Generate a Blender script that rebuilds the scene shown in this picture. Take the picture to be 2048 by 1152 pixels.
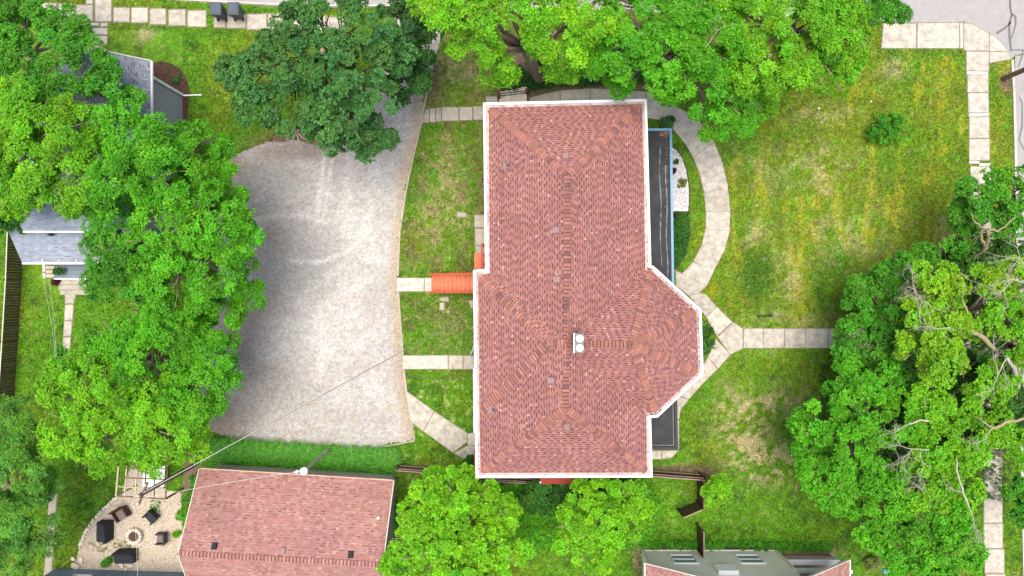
import bpy, bmesh, math, random
import numpy as np
from mathutils import Vector, Matrix
random.seed(7); rng = np.random.default_rng(7)
for o in list(bpy.data.objects): bpy.data.objects.remove(o)
scene = bpy.context.scene
C = scene.collection
# ------------------------------------------------------------------ camera
H = 42.0; S = 0.03                       # drone height (m); metres per photo pixel on the ground
cam = bpy.data.cameras.new('Camera'); cam.sensor_width = 36.0
cam.lens = 36.0 * H / (2048 * S); cam.clip_end = 600; cam.clip_start = 0.5
camo = bpy.data.objects.new('Camera', cam); camo.location = (0, 0, H); C.objects.link(camo)
scene.camera = camo
# ------------------------------------------------------------------ world, sun, exposure
SUN = Vector((-0.05, 0.03, 1.0)).normalized()
w = bpy.data.worlds.new('World'); scene.world = w; w.use_nodes = True
nt = w.node_tree; bg = nt.nodes['Background']
sky = nt.nodes.new('ShaderNodeTexSky'); sky.sky_type = 'NISHITA'; sky.sun_disc = False
sky.sun_elevation = math.asin(SUN.z); sky.sun_rotation = math.atan2(SUN.x, SUN.y)
sky.air_density = 1.0; sky.dust_density = 4.0; sky.ozone_density = 0.6
nt.links.new(sky.outputs[0], bg.inputs[0]); bg.inputs[1].default_value = 0.13
sl = bpy.data.lights.new('Sun', 'SUN'); sl.energy = 2.6; sl.angle = math.radians(42); sl.color = (1, .95, .87)
so = bpy.data.objects.new('Sun', sl); so.rotation_euler = SUN.to_track_quat('Z', 'Y').to_euler(); so.location = SUN * 80
C.objects.link(so)
vs = scene.view_settings; vs.view_transform = 'Standard'; vs.look = 'None'; vs.gamma = 1; vs.exposure = 0.62
vs.use_curve_mapping = False

# ------------------------------------------------------------------ helpers
def P(px, py, z=0.0):
    k = S * (H - z) / H
    return Vector(((px - 1024) * k, (576 - py) * k, z))
def PX(pts, z=0.0): return [P(a, b, z) for a, b in pts]
def tag(o, label=None, cat=None, group=None, kind=None):
    if label: o['label'] = label
    if cat: o['category'] = cat
    if group: o['group'] = group
    if kind: o['kind'] = kind
    return o
def empty(name, loc, label, cat, group=None, rz=0):
    o = bpy.data.objects.new(name, None); o.location = loc; o.rotation_euler.z = rz
    o.empty_display_size = .2; C.objects.link(o); return tag(o, label, cat, group)
class MB:
    def __init__(s): s.v = []; s.f = []; s.c = []; s.m = []
    def face(s, pts, col=None, m=0):
        n = len(s.v); s.v += [tuple(p) for p in pts]; s.f.append(tuple(range(n, n + len(pts))))
        s.c.append(col); s.m.append(m)
    def prism(s, poly, z0, z1, m=0, col=None, bottom=False, bev=0.0):
        a = 0.0
        n = len(poly)
        for i in range(n): a += poly[i][0] * poly[(i + 1) % n][1] - poly[(i + 1) % n][0] * poly[i][1]
        if a < 0: poly = list(reversed(poly))
        if bev > 0:
            top = offset(poly, -bev)
            s.face([(p[0], p[1], z1) for p in top], col, m)
            for i in range(n):
                p, q, p2, q2 = poly[i], poly[(i + 1) % n], top[i], top[(i + 1) % n]
                s.face([(p[0], p[1], z1 - bev), (q[0], q[1], z1 - bev), (q2[0], q2[1], z1), (p2[0], p2[1], z1)], col, m)
            zt = z1 - bev
        else:
            s.face([(p[0], p[1], z1) for p in poly], col, m); zt = z1
        for i in range(n):
            p, q = poly[i], poly[(i + 1) % n]
            s.face([(p[0], p[1], z0), (q[0], q[1], z0), (q[0], q[1], zt), (p[0], p[1], zt)], col, m)
        if bottom: s.face([(p[0], p[1], z0) for p in reversed(poly)], col, m)
    def box(s, c, d, rz=0.0, m=0, col=None):
        cx, cy, cz = c; x, y, z = d[0] / 2, d[1] / 2, d[2] / 2
        ca, sa = math.cos(rz), math.sin(rz)
        q = [(cx + a * x * ca - b * y * sa, cy + a * x * sa + b * y * ca) for a, b in ((-1, -1), (1, -1), (1, 1), (-1, 1))]
        s.prism(q, cz - z, cz + z, m, col, True)
    def bar(s, a, b, wd, hd, m=0, col=None):          # rectangular bar from a to b
        a = Vector(a); b = Vector(b); d = (b - a).normalized()
        up = Vector((0, 0, 1)) if abs(d.z) < .95 else Vector((0, 1, 0))
        x = d.cross(up).normalized() * wd / 2; y = x.cross(d).normalized() * hd / 2
        r = [[p - x - y, p + x - y, p + x + y, p - x + y] for p in (a, b)]
        for i in range(4): s.face([r[0][i], r[0][(i + 1) % 4], r[1][(i + 1) % 4], r[1][i]], col, m)
        s.face(list(reversed(r[0])), col, m); s.face(r[1], col, m)
    def tube(s, pts, rad, n=8, m=0, col=None, cap=True):
        pts = [Vector(p) for p in pts]; rings = []
        for i, p in enumerate(pts):
            d = (pts[min(i + 1, len(pts) - 1)] - pts[max(i - 1, 0)]).normalized()
            ref = Vector((0, 0, 1)) if abs(d.z) < .9 else Vector((1, 0, 0))
            x = d.cross(ref).normalized(); y = d.cross(x)
            r = rad[i] if isinstance(rad, (list, tuple)) else rad
            rings.append([p + (x * math.cos(t) + y * math.sin(t)) * r for t in [2 * math.pi * k / n for k in range(n)]])
        base = len(s.v)
        for r in rings: s.v += [tuple(q) for q in r]
        for i in range(len(rings) - 1):
            for k in range(n):
                s.f.append((base + i * n + k, base + i * n + (k + 1) % n, base + (i + 1) * n + (k + 1) % n, base + (i + 1) * n + k))
                s.c.append(col); s.m.append(m)
        if cap:
            s.f.append(tuple(base + k for k in reversed(range(n)))); s.c.append(col); s.m.append(m)
            s.f.append(tuple(base + (len(rings) - 1) * n + k for k in range(n))); s.c.append(col); s.m.append(m)
    def build(s, name, mats, parent=None, smooth=False):
        me = bpy.data.meshes.new(name); me.from_pydata(s.v, [], s.f)
        mats = mats if isinstance(mats, (list, tuple)) else [mats]
        for mm in mats: me.materials.append(mm)
        if len(mats) > 1: me.polygons.foreach_set('material_index', s.m)
        if any(c is not None for c in s.c):
            a = me.color_attributes.new('Col', 'FLOAT_COLOR', 'CORNER'); buf = []
            for f, c in zip(s.f, s.c):
                c = c or (1, 1, 1); buf += [c[0], c[1], c[2], 1.0] * len(f)
            a.data.foreach_set('color', buf)
        if smooth: me.polygons.foreach_set('use_smooth', [True] * len(me.polygons))
        me.update()
        return link(name, me, parent)
def link(name, me, parent=None):
    o = bpy.data.objects.new(name, me); C.objects.link(o)
    if parent is not None:
        o.parent = parent
        o.matrix_parent_inverse = PINV(parent)
    return o
def PINV(p):
    m = Matrix.Translation(p.location) @ p.rotation_euler.to_matrix().to_4x4()
    return m.inverted()
def np_mesh(name, verts, nper, mats, cols=None, parent=None):
    """verts (F*nper,3): separate polygons of nper corners"""
    n = len(verts); F = n // nper
    me = bpy.data.meshes.new(name); me.vertices.add(n); me.vertices.foreach_set('co', verts.astype(np.float32).ravel())
    me.loops.add(n); me.loops.foreach_set('vertex_index', np.arange(n, dtype=np.int32))
    me.polygons.add(F); me.polygons.foreach_set('loop_start', np.arange(0, n, nper, dtype=np.int32))
    me.polygons.foreach_set('loop_total', np.full(F, nper, dtype=np.int32))
    me.materials.append(mats); me.update(calc_edges=True)
    if cols is not None:
        a = me.color_attributes.new('Col', 'FLOAT_COLOR', 'POINT')
        cc = np.ones((n, 4), np.float32); cc[:, :3] = cols; a.data.foreach_set('color', cc.ravel())
    return link(name, me, parent)
def offset(poly, d):
    """offset a CCW polygon outwards by d (mitred)"""
    n = len(poly); out = []
    for i in range(n):
        a, b, c = [Vector((poly[(i + k) % n][0], poly[(i + k) % n][1])) for k in (-1, 0, 1)]
        e1 = (b - a).normalized(); e2 = (c - b).normalized()
        n1 = Vector((e1.y, -e1.x)); n2 = Vector((e2.y, -e2.x)); m = n1 + n2
        k = d / max(.25, (1 + n1.dot(n2)))
        out.append((b.x + m.x * k, b.y + m.y * k))
    return out
def ccw(poly):
    a = sum(poly[i][0] * poly[(i + 1) % len(poly)][1] - poly[(i + 1) % len(poly)][0] * poly[i][1] for i in range(len(poly)))
    return list(poly) if a > 0 else list(reversed(poly))
def inside(X, Y, poly):
    r = np.zeros(X.shape, bool); n = len(poly)
    for i in range(n):
        x0, y0 = poly[i][0], poly[i][1]; x1, y1 = poly[(i + 1) % n][0], poly[(i + 1) % n][1]
        if y0 == y1: continue
        c = ((y0 > Y) != (y1 > Y)) & (X < (x1 - x0) * (Y - y0) / (y1 - y0) + x0); r ^= c
    return r
TAB = rng.random((256, 256))
def vnoise(x, y):
    xi = np.floor(x).astype(int); yi = np.floor(y).astype(int); fx = x - xi; fy = y - yi
    fx = fx * fx * (3 - 2 * fx); fy = fy * fy * (3 - 2 * fy)
    g = lambda a, b: TAB[a % 256, b % 256]
    return (g(xi, yi) * (1 - fx) + g(xi + 1, yi) * fx) * (1 - fy) + (g(xi, yi + 1) * (1 - fx) + g(xi + 1, yi + 1) * fx) * fy
def fbm(x, y, o=4):
    s = 0; a = .5; t = 0
    for i in range(o): s = s + a * vnoise(x * 2 ** i + 17.3 * i, y * 2 ** i + 5.1 * i); t += a; a *= .55
    return s / t
# ------------------------------------------------------------------ materials
def mat(name, col, rough=.8, var=.15, scale=3.0, bump=0.0, bscale=40, attr=False, rnd=0.0, spec=.3, metal=0.0, detail=6, var2=0, scale2=.4):
    m = bpy.data.materials.new(name); m.use_nodes = True; t = m.node_tree; b = t.nodes['Principled BSDF']
    b.inputs['Roughness'].default_value = rough; b.inputs['Metallic'].default_value = metal
    b.inputs['Specular IOR Level'].default_value = spec
    N = t.nodes.new; L = t.links.new
    tc = N('ShaderNodeTexCoord'); geo = N('ShaderNodeNewGeometry')
    if attr:
        src = N('ShaderNodeAttribute'); src.attribute_name = 'Col'; cur = src.outputs['Color']
        if col is not None:
            mx = N('ShaderNodeMix'); mx.data_type = 'RGBA'; mx.blend_type = 'MULTIPLY'; mx.inputs[0].default_value = 1
            L(cur, mx.inputs[6]); mx.inputs[7].default_value = (*col, 1); cur = mx.outputs[2]
    else:
        src = N('ShaderNodeRGB'); src.outputs[0].default_value = (*col, 1); cur = src.outputs[0]
    def vary(cur, amount, sc, det, seed):
        nz = N('ShaderNodeTexNoise'); nz.inputs['Scale'].default_value = sc; nz.inputs['Detail'].default_value = det
        nz.inputs['Roughness'].default_value = .65
        mp = N('ShaderNodeMapping'); mp.inputs['Location'].default_value = (seed, seed * 1.7, 0)
        L(geo.outputs['Position'], mp.inputs[0]); L(mp.outputs[0], nz.inputs['Vector'])
        mr = N('ShaderNodeMapRange'); mr.inputs[1].default_value = .3; mr.inputs[2].default_value = .7
        mr.inputs[3].default_value = 1 - amount; mr.inputs[4].default_value = 1 + amount
        L(nz.outputs['Fac'], mr.inputs[0])
        mx = N('ShaderNodeMix'); mx.data_type = 'RGBA'; mx.blend_type = 'MULTIPLY'; mx.inputs[0].default_value = 1
        L(cur, mx.inputs[6]); L(mr.outputs[0], mx.inputs[7]); return mx.outputs[2]
    if var > 0: cur = vary(cur, var, scale, detail, 3.1)
    if var2 > 0: cur = vary(cur, var2, scale2, 4, 11.7)
    if rnd > 0:
        oi = N('ShaderNodeObjectInfo'); mr = N('ShaderNodeMapRange')
        mr.inputs[3].default_value = 1 - rnd; mr.inputs[4].default_value = 1 + rnd; L(oi.outputs['Random'], mr.inputs[0])
        mx = N('ShaderNodeMix'); mx.data_type = 'RGBA'; mx.blend_type = 'MULTIPLY'; mx.inputs[0].default_value = 1
        L(cur, mx.inputs[6]); L(mr.outputs[0], mx.inputs[7]); cur = mx.outputs[2]
    L(cur, b.inputs['Base Color'])
    if bump > 0:
        nz = N('ShaderNodeTexNoise'); nz.inputs['Scale'].default_value = bscale; nz.inputs['Detail'].default_value = 4
        L(geo.outputs['Position'], nz.inputs['Vector'])
        bp = N('ShaderNodeBump'); bp.inputs['Strength'].default_value = bump; bp.inputs['Distance'].default_value = .02
        L(nz.outputs['Fac'], bp.inputs['Height']); L(bp.outputs[0], b.inputs['Normal'])
    return m
def leafmat(name, col, trans=.35):
    m = bpy.data.materials.new(name); m.use_nodes = True; t = m.node_tree; N = t.nodes.new; L = t.links.new
    b = t.nodes['Principled BSDF']; b.inputs['Roughness'].default_value = .55; b.inputs['Specular IOR Level'].default_value = .25
    at = N('ShaderNodeAttribute'); at.attribute_name = 'Col'
    mx = N('ShaderNodeMix'); mx.data_type = 'RGBA'; mx.blend_type = 'MULTIPLY'; mx.inputs[0].default_value = 1
    L(at.outputs['Color'], mx.inputs[6]); mx.inputs[7].default_value = (*col, 1); L(mx.outputs[2], b.inputs['Base Color'])
    tr = N('ShaderNodeBsdfTranslucent')
    g = N('ShaderNodeMix'); g.data_type = 'RGBA'; g.blend_type = 'MULTIPLY'; g.inputs[0].default_value = 1
    L(mx.outputs[2], g.inputs[6]); g.inputs[7].default_value = (1.08, 1.15, .6, 1); L(g.outputs[2], tr.inputs[0])
    ms = N('ShaderNodeMixShader'); ms.inputs[0].default_value = trans
    L(b.outputs[0], ms.inputs[1]); L(tr.outputs[0], ms.inputs[2]); L(ms.outputs[0], t.nodes['Material Output'].inputs[0])
    return m
M = {}
M['lawn'] = mat('lawn', (1, 1, 1), .9, .45, 7, .6, 30, attr=True, var2=.22, scale2=2.6)
M['blade'] = leafmat('grass_blade', (1, 1, 1), .3)
M['gravel'] = mat('gravel', (1, 1, 1), .95, .26, 9, .5, 60, attr=True, detail=12, var2=.2, scale2=5)
M['concrete'] = mat('concrete', (.435, .395, .33), .85, .34, 2.6, .15, 60, rnd=.09, detail=10, var2=.07, scale2=9)
M['concrete_new'] = mat('pale_concrete', (.49, .455, .39), .85, .22, 3, .1, 60, rnd=.05)
M['concrete_old'] = mat('weathered_concrete', (.40, .36, .29), .9, .22, 3, .2, 50, rnd=.08, detail=10)
M['joint'] = mat('joint_soil', (.24, .20, .13), .95, .3, 5)
M['asphalt'] = mat('asphalt', (.33, .315, .305), .85, .10, 3, .2, 90, detail=10, var2=.06, scale2=.5)
M['seal'] = mat('crack_sealer', (.14, .135, .14), .6, .1, 5)
M['mulch'] = mat('mulch', (.085, .05, .035), .95, .45, 14, .6, 40)
M['soil'] = mat('soil', (.19, .135, .085), .95, .3, 6, .4, 40)
M['pea'] = mat('pea_gravel', (.47, .40, .31), .95, .3, 18, .5, 60, detail=10)
M['white'] = mat('white_paint', (.80, .80, .79), .5, .04, 2)
M['gutter_in'] = mat('gutter_trough', (.42, .37, .36), .6, .35, 2.5)
M['gutter_tan'] = mat('stained_edge', (.62, .40, .30), .7, .25, 3)
M['shingle'] = mat('red_shingle', (1, 1, 1), .9, .12, 4, .2, 150, attr=True, var2=.13, scale2=.45)
M['cap'] = mat('cap_shingle', (.325, .140, .11), .9, .14, 4, .2, 150, rnd=.16)
M['cap_dark'] = mat('cap_shingle_dark', (.215, .105, .092), .9, .14, 4, .2, 150, rnd=.16)
M['cap_orange'] = mat('cap_shingle_orange', (.37, .16, .125), .9, .14, 4, .2, 150, rnd=.15)
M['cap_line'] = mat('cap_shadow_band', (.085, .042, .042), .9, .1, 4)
M['gcap'] = mat('pink_cap_shingle', (.385, .19, .155), .9, .12, 4, .2, 150, rnd=.2)
M['deck'] = mat('roof_underlay', (.22, .10, .085), .95, .1, 4)
M['gdeck'] = mat('grey_underlay', (.2, .21, .23), .95, .1, 4)
M['ventpink'] = mat('vent_pink', (.33, .205, .205), .5, .08, 4)
M['black'] = mat('black_metal', (.02, .02, .022), .5, .2, 5)
M['membrane'] = mat('black_membrane', (.032, .033, .036), .7, .35, 1.6, .15, 30, detail=8, var2=.25, scale2=.6)
M['grime'] = mat('grey_grime', (.20, .20, .20), .8, .3, 4)
M['blue'] = mat('blue_trim', (.16, .33, .50), .5, .08, 3)
M['cream'] = mat('cream_siding', (.62, .58, .50), .8, .08, 2)
M['greige'] = mat('greige_wall', (.80, .765, .66), .85, .05, 2)
M['greysiding'] = mat('grey_siding', (.30, .32, .34), .7, .08, 2)
M['bluesiding'] = mat('blue_grey_siding', (.16, .21, .26), .7, .1, 2)
M['greensiding'] = mat('grey_green_siding', (.40, .385, .30), .85, .2, 3)
M['glass'] = mat('window_glass', (.20, .27, .34), .08, .2, 1.5, spec=.8)
M['orange'] = mat('orange_red_wood', (.60, .165, .085), .7, .18, 5, rnd=.08)
M['orange_dk'] = mat('orange_red_rail', (.46, .085, .038), .6, .15, 4)
M['maroon'] = mat('dark_red_wood', (.26, .035, .02), .7, .15, 4)
M['fence'] = mat('brown_fence', (.075, .042, .030), .75, .2, 3, rnd=.15)
M['fencetop'] = mat('weathered_fence_top', (.32, .22, .17), .8, .2, 3)
M['oldfence'] = mat('old_wood_fence', (.13, .085, .055), .85, .3, 4, rnd=.28)
M['paleedge'] = mat('pale_fence_cap', (.55, .49, .40), .8, .2, 4)
M['bark'] = mat('bark', (.27, .205, .15), .95, .3, 6, .8, 18)
M['darkbark'] = mat('dark_bark', (.10, .075, .055), .95, .3, 6, .8, 18)
M['deadwood'] = mat('dead_wood', (.42, .37, .31), .85, .15, 5)
M['livewood'] = mat('yellowish_limb', (.33, .27, .15), .85, .2, 5)
M['pole'] = mat('brown_pole', (.16, .095, .06), .85, .2, 4)
M['lamppole'] = mat('weathered_pole', (.33, .33, .23), .8, .12, 3)
M['wire'] = mat('wire', (.10, .10, .10), .5, 0)
M['palewire'] = mat('pale_wire', (.70, .68, .62), .5, 0)
M['stone'] = mat('pale_stone', (.58, .52, .42), .85, .2, 8, .3, 30, rnd=.18)
M['rock'] = mat('white_rock', (.66, .64, .63), .85, .25, 15, rnd=.1)
M['bin'] = mat('grey_plastic', (.085, .10, .125), .5, .12, 5)
M['wicker'] = mat('brown_wicker', (.065, .036, .03), .8, .25, 25)
M['greywood'] = mat('taupe_seat', (.16, .13, .12), .8, .1, 6)
M['cover'] = mat('black_cover', (.018, .022, .03), .7, .2, 6, .3, 8)
M['palewood'] = mat('pale_wood', (.50, .42, .28), .8, .15, 5)
M['greydeck'] = mat('grey_deck', (.20, .24, .27), .7, .12, 3, rnd=.1)
M['rail'] = mat('maroon_post', (.14, .03, .025), .6, .1, 4)
M['litter'] = mat('leaf_litter', (1, 1, 1), .9, 0, attr=True)
M['teal'] = mat('teal_plastic', (.10, .36, .42), .5, .1, 4)

# ================================================================== SETTING: ground
EX = []      # ground polygons without grass (metres)
def exg(pts): EX.append([(p.x, p.y) for p in PX(pts)]); return pts
def blob(X, Y, px, py, rx, ry, rot=0):
    c = P(px, py); dx = X - c.x; dy = Y - c.y
    if rot: dx, dy = dx * math.cos(rot) + dy * math.sin(rot), -dx * math.sin(rot) + dy * math.cos(rot)
    return np.exp(-((dx / (rx * S)) ** 2 + (dy / (ry * S)) ** 2))
def lerp(a, b, t): return a + (b - a) * t[..., None]
VIV, OLI, YEL, STR, DRK, SOI = [np.array(c) for c in ((.078, .200, .006), (.135, .190, .008), (.265, .275, .014), (.40, .34, .17), (.032, .090, .006), (.19, .135, .08))]
def lawn_color(X, Y):
    n1 = fbm(X * .35 + 3, Y * .35 + 9); n2 = fbm(X * 1.3 + 40, Y * 1.3 + 11); n3 = fbm(X * 3.4 + 7, Y * 3.4 + 70, 3); n4 = fbm(X * 1.9 + 90, Y * .6 + 31)
    px = X / S + 1024; py = 576 - Y / S
    east = np.clip((px - 1350) / 120, 0, 1) * np.clip((790 - py) / 160, 0, 1)
    c = lerp(np.broadcast_to(VIV, X.shape + (3,)), OLI, np.clip((n1 - .40) * 2.6 + east * .45, 0, 1))
    c = lerp(c, DRK, np.clip((n2 - .55) * 3.5, 0, .65) * (1 - .45 * east))
    c = lerp(c, YEL, np.clip((n4 - .50) * 4 * east + (n2 - .6) * 1.2 * east, 0, .85))
    c = lerp(c, VIV * 1.25, np.clip((n3 - .56) * 4, 0, .6))
    dry = np.zeros(X.shape)
    for a in ((1500, 850, 50, 45, 1.2), (1540, 930, 50, 32, 1.6), (1480, 890, 40, 40, .9), (1570, 800, 70, 30, .5), (1505, 470, 28, 25, .6), (1575, 560, 30, 50, .55),
              (1450, 800, 30, 40, .4), (880, 330, 34, 70, .45), (905, 420, 45, 70, .5), (860, 470, 40, 60, .3), (930, 160, 60, 50, .55), (890, 120, 30, 50, .4), (900, 660, 40, 50, .3), (1590, 330, 120, 40, .35),
              (1640, 230, 60, 20, .5), (1790, 140, 30, 20, .6), (290, 70, 20, 16, .6), (1890, 500, 20, 60, .6), (1700, 470, 90, 60, .35), (1600, 640, 90, 18, .4), (1480, 700, 60, 12, .3), (1650, 360, 20, 60, .5), (1500, 660, 30, 8, .5)):
        dry = dry + blob(X, Y, *a[:4]) * a[4]
    n7 = fbm(X * 3.7 + 55, Y * 3.7 + 19, 3); dry = np.clip(dry * np.clip((n7 * .6 + n2 * .6 - .50) * 5.5, 0, 1.15), 0, .9)
    pale = np.clip((n3 - .66) * 7, 0, 1) * .5 * (px > 790) * (px < 970)
    c = lerp(c, STR, np.clip(dry + pale, 0, 1))
    dk = np.zeros(X.shape)
    for a in ((1512, 550, 30, 46, 1.6), (1560, 860, 40, 40, .4), (1450, 640, 30, 40, .3), (1690, 620, 60, 50, .4)): dk = dk + blob(X, Y, *a[:4]) * a[4]
    c = lerp(c, DRK * 1.25, np.clip(dk, 0, .85))
    so_ = np.zeros(X.shape)
    for a in ((600, 275, 60, 16, 1.2), (560, 290, 60, 10, .8), (1360, 938, 60, 9, 1.1), (870, 938, 70, 7, .9), (1410, 948, 18, 8, 1), (1620, 1103, 60, 7, 1), (1275, 1120, 8, 40, 1),
              (610, 258, 14, 14, 1.2), (1050, 192, 60, 14, 1), (1030, 120, 80, 50, .8), (860, 150, 22, 60, .7), (1750, 1125, 14, 14, .8), (2012, 165, 12, 20, 1.4), (1880, 660, 60, 60, .7), (1950, 830, 70, 60, .8), (960, 380, 6, 160, .5)):
        so_ = so_ + blob(X, Y, *a[:4]) * a[4]
    c = lerp(c, SOI, np.clip(so_ * (.45 + n3), 0, 1))
    n5 = fbm(X * 6.5 + 21, Y * 6.5 + 43, 2); n6 = fbm(X * 5.1 + 77, Y * 5.1 + 3, 2)
    c = lerp(c, STR * .8, np.clip((n6 - .72) * 5, 0, .35))
    west = (px > 780) * (px < 985) * (py < 760)
    c = lerp(c, SOI * np.array([.75, .8, .5]), np.clip((n2 * .5 + n3 * .5 - .44) * 3.2, 0, .45) * west)
    return c * (.60 + .30 * n3 + .60 * n5)[..., None]
xs = np.concatenate([[-220, -120, -60, -40], np.arange(-33, 33.01, .13), [40, 60, 120, 220]]); ys = np.concatenate([[-220, -120, -60, -30], np.arange(-19.4, 19.41, .13), [30, 60, 120, 220]])
gx, gy = np.meshgrid(xs, ys); nx, ny = len(xs), len(ys)
me = bpy.data.meshes.new('lawn'); me.vertices.add(nx * ny)
co = np.zeros((nx * ny, 3), np.float32); co[:, 0] = gx.ravel(); co[:, 1] = gy.ravel(); me.vertices.foreach_set('co', co.ravel())
ii, jj = np.meshgrid(np.arange(nx - 1), np.arange(ny - 1)); b0 = (jj * nx + ii).ravel()
lp = np.stack([b0, b0 + 1, b0 + nx + 1, b0 + nx], 1).astype(np.int32); F = len(lp)
me.loops.add(F * 4); me.loops.foreach_set('vertex_index', lp.ravel()); me.polygons.add(F)
me.polygons.foreach_set('loop_start', np.arange(0, F * 4, 4, dtype=np.int32)); me.polygons.foreach_set('loop_total', np.full(F, 4, np.int32))
me.materials.append(M['lawn']); me.update(calc_edges=True)
ca = me.color_attributes.new('Col', 'FLOAT_COLOR', 'POINT'); cc = np.ones((nx * ny, 4), np.float32); cc[:, :3] = lawn_color(gx.ravel(), gy.ravel()); ca.data.foreach_set('color', cc.ravel())
tag(link('ground', me), kind='structure')

def sheet(name, pts, z, m, kind='structure', ex=True, parent=None):
    if ex: exg(pts)
    b = MB(); q = ccw([(p.x, p.y) for p in PX(pts)]); b.face([(x, y, z) for x, y in q])
    o = b.build(name, m, parent)
    if kind: o['kind'] = kind
    return o
def gridsheet(name, poly, z, colfun, m, step=.1, jag=.0):
    q = [(p.x, p.y) for p in PX(poly)]; X0 = min(p[0] for p in q); X1 = max(p[0] for p in q); Y0 = min(p[1] for p in q); Y1 = max(p[1] for p in q)
    xs = np.arange(X0, X1 + step, step); ys = np.arange(Y0, Y1 + step, step); gx, gy = np.meshgrid(xs, ys)
    cxm = gx[:-1, :-1] + step / 2; cym = gy[:-1, :-1] + step / 2
    jx = (fbm(cxm * 1.5, cym * 1.5) - .5) * jag; jy = (fbm(cxm * 1.5 + 50, cym * 1.5) - .5) * jag
    keep = inside(cxm + jx, cym + jy, q)
    nx = len(xs); j, i = np.nonzero(keep); b0 = j * nx + i
    lp = np.stack([b0, b0 + 1, b0 + nx + 1, b0 + nx], 1); used, inv = np.unique(lp.ravel(), return_inverse=True)
    me = bpy.data.meshes.new(name); X = gx.ravel()[used]; Y = gy.ravel()[used]
    Z = z + .012 * fbm(X * 1.2, Y * 1.2)
    me.vertices.add(len(used)); me.vertices.foreach_set('co', np.stack([X, Y, Z], 1).astype(np.float32).ravel())
    F = len(lp); me.loops.add(F * 4); me.loops.foreach_set('vertex_index', inv.astype(np.int32)); me.polygons.add(F)
    me.polygons.foreach_set('loop_start', np.arange(0, F * 4, 4, dtype=np.int32)); me.polygons.foreach_set('loop_total', np.full(F, 4, np.int32))
    me.materials.append(m); me.update(calc_edges=True)
    ca = me.color_attributes.new('Col', 'FLOAT_COLOR', 'POINT'); cc = np.ones((len(used), 4), np.float32); cc[:, :3] = colfun(X, Y); ca.data.foreach_set('color', cc.ravel())
    o = link(name, me); o['kind'] = 'structure'; return o
# gravel lot
LOT = [(430, 868), (470, 880), (560, 886), (660, 892), (740, 894), (785, 888), (830, 880), (822, 838), (812, 780), (806, 700), (800, 630), (795, 560), (799, 470), (812, 380), (830, 290), (846, 235), (850, 190), (858, 160), (880, 90), (890, -20), (800, -20), (770, 60), (745, 160), (700, 255), (640, 290), (600, 282), (540, 286), (490, 300), (450, 330), (430, 420), (440, 600), (400, 720), (400, 850)]
def polyline_mask(X, Y, pts, wpx):
    d = np.full(X.shape, 1e9)
    q = PX(pts)
    for a, b in zip(q[:-1], q[1:]):
        ab = b - a; t = np.clip(((X - a.x) * ab.x + (Y - a.y) * ab.y) / ab.dot(ab), 0, 1)
        d = np.minimum(d, np.hypot(X - a.x - t * ab.x, Y - a.y - t * ab.y))
    return np.exp(-(d / (wpx * S)) ** 2)
def lot_color(X, Y):
    GR = np.array((.385, .367, .342)); PA = np.array((.48, .462, .435)); BR = np.array((.26, .20, .155)); TA = np.array((.38, .285, .19))
    n1 = fbm(X * .5 + 8, Y * .5 + 3); n2 = fbm(X * 2.3, Y * 2.3 + 30); n3 = fbm(X * 6, Y * 6 + 12, 3)
    c = np.broadcast_to(GR, X.shape + (3,)).copy()
    c = lerp(c, PA, np.clip((n1 - .42) * 2.4 + blob(X, Y, 720, 420, 70, 150) * .5 + blob(X, Y, 660, 690, 90, 90) * .5 + (n2 - .5) * 1.4, 0, 1))
    br = np.zeros(X.shape)
    for a in ((545, 465, 40, 36, .6), (500, 620, 50, 50, .5), (470, 690, 50, 80, .6), (440, 850, 50, 40, 1), (500, 800, 50, 50, .35), (470, 330, 70, 30, .6), (570, 300, 60, 16, .9), (640, 300, 40, 22, .8), (840, 210, 16, 30, .9), (530, 740, 60, 30, .3)):
        br = br + blob(X, Y, *a[:4]) * a[4]
    c = lerp(c, BR, np.clip(br * (.2 + 1.3 * n2) , 0, .75)); c = lerp(c, BR * 1.3, np.clip((fbm(X * 3.1 + 61, Y * 3.1 + 5) - .54) * 2.6, 0, .32))
    ed = polyline_mask(X, Y, [(852, 170), (838, 260), (815, 350), (800, 460), (792, 560), (797, 640), (802, 700), (808, 780), (818, 840), (826, 880)], 16)
    c = lerp(c, TA, np.clip(ed * (.2 + 1.3 * n3), 0, .8))
    c = lerp(c, TA * .9, np.clip((n2 - .6) * 3, 0, .5) * np.clip((Y < -4) * 1.0, 0, 1))
    tr = np.zeros(X.shape)
    for pts, wd, k in (([(652, 290), (642, 370), (632, 440)], 5, .9), ([(668, 300), (655, 380), (648, 440)], 4, .7), ([(505, 440), (560, 431), (610, 431), (655, 446)], 5, .8), ([(580, 521), (640, 525), (700, 500), (745, 455)], 5, .8), ([(640, 620), (645, 700), (640, 760)], 10, .5), ([(700, 300), (690, 420), (700, 470)], 8, .4), ([(760, 300), (740, 420), (700, 520), (600, 600)], 9, .4)):
        tr = np.maximum(tr, polyline_mask(X, Y, pts, wd) * k)
    c = lerp(c, np.array((.57, .55, .52)), np.clip(tr * (.45 + .9 * n2), 0, .8))
    return c * (.80 + .40 * n3)[..., None]
exg(LOT)
gridsheet('gravel_lot', LOT, .006, lot_color, M['gravel'], .1, .35)
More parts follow.
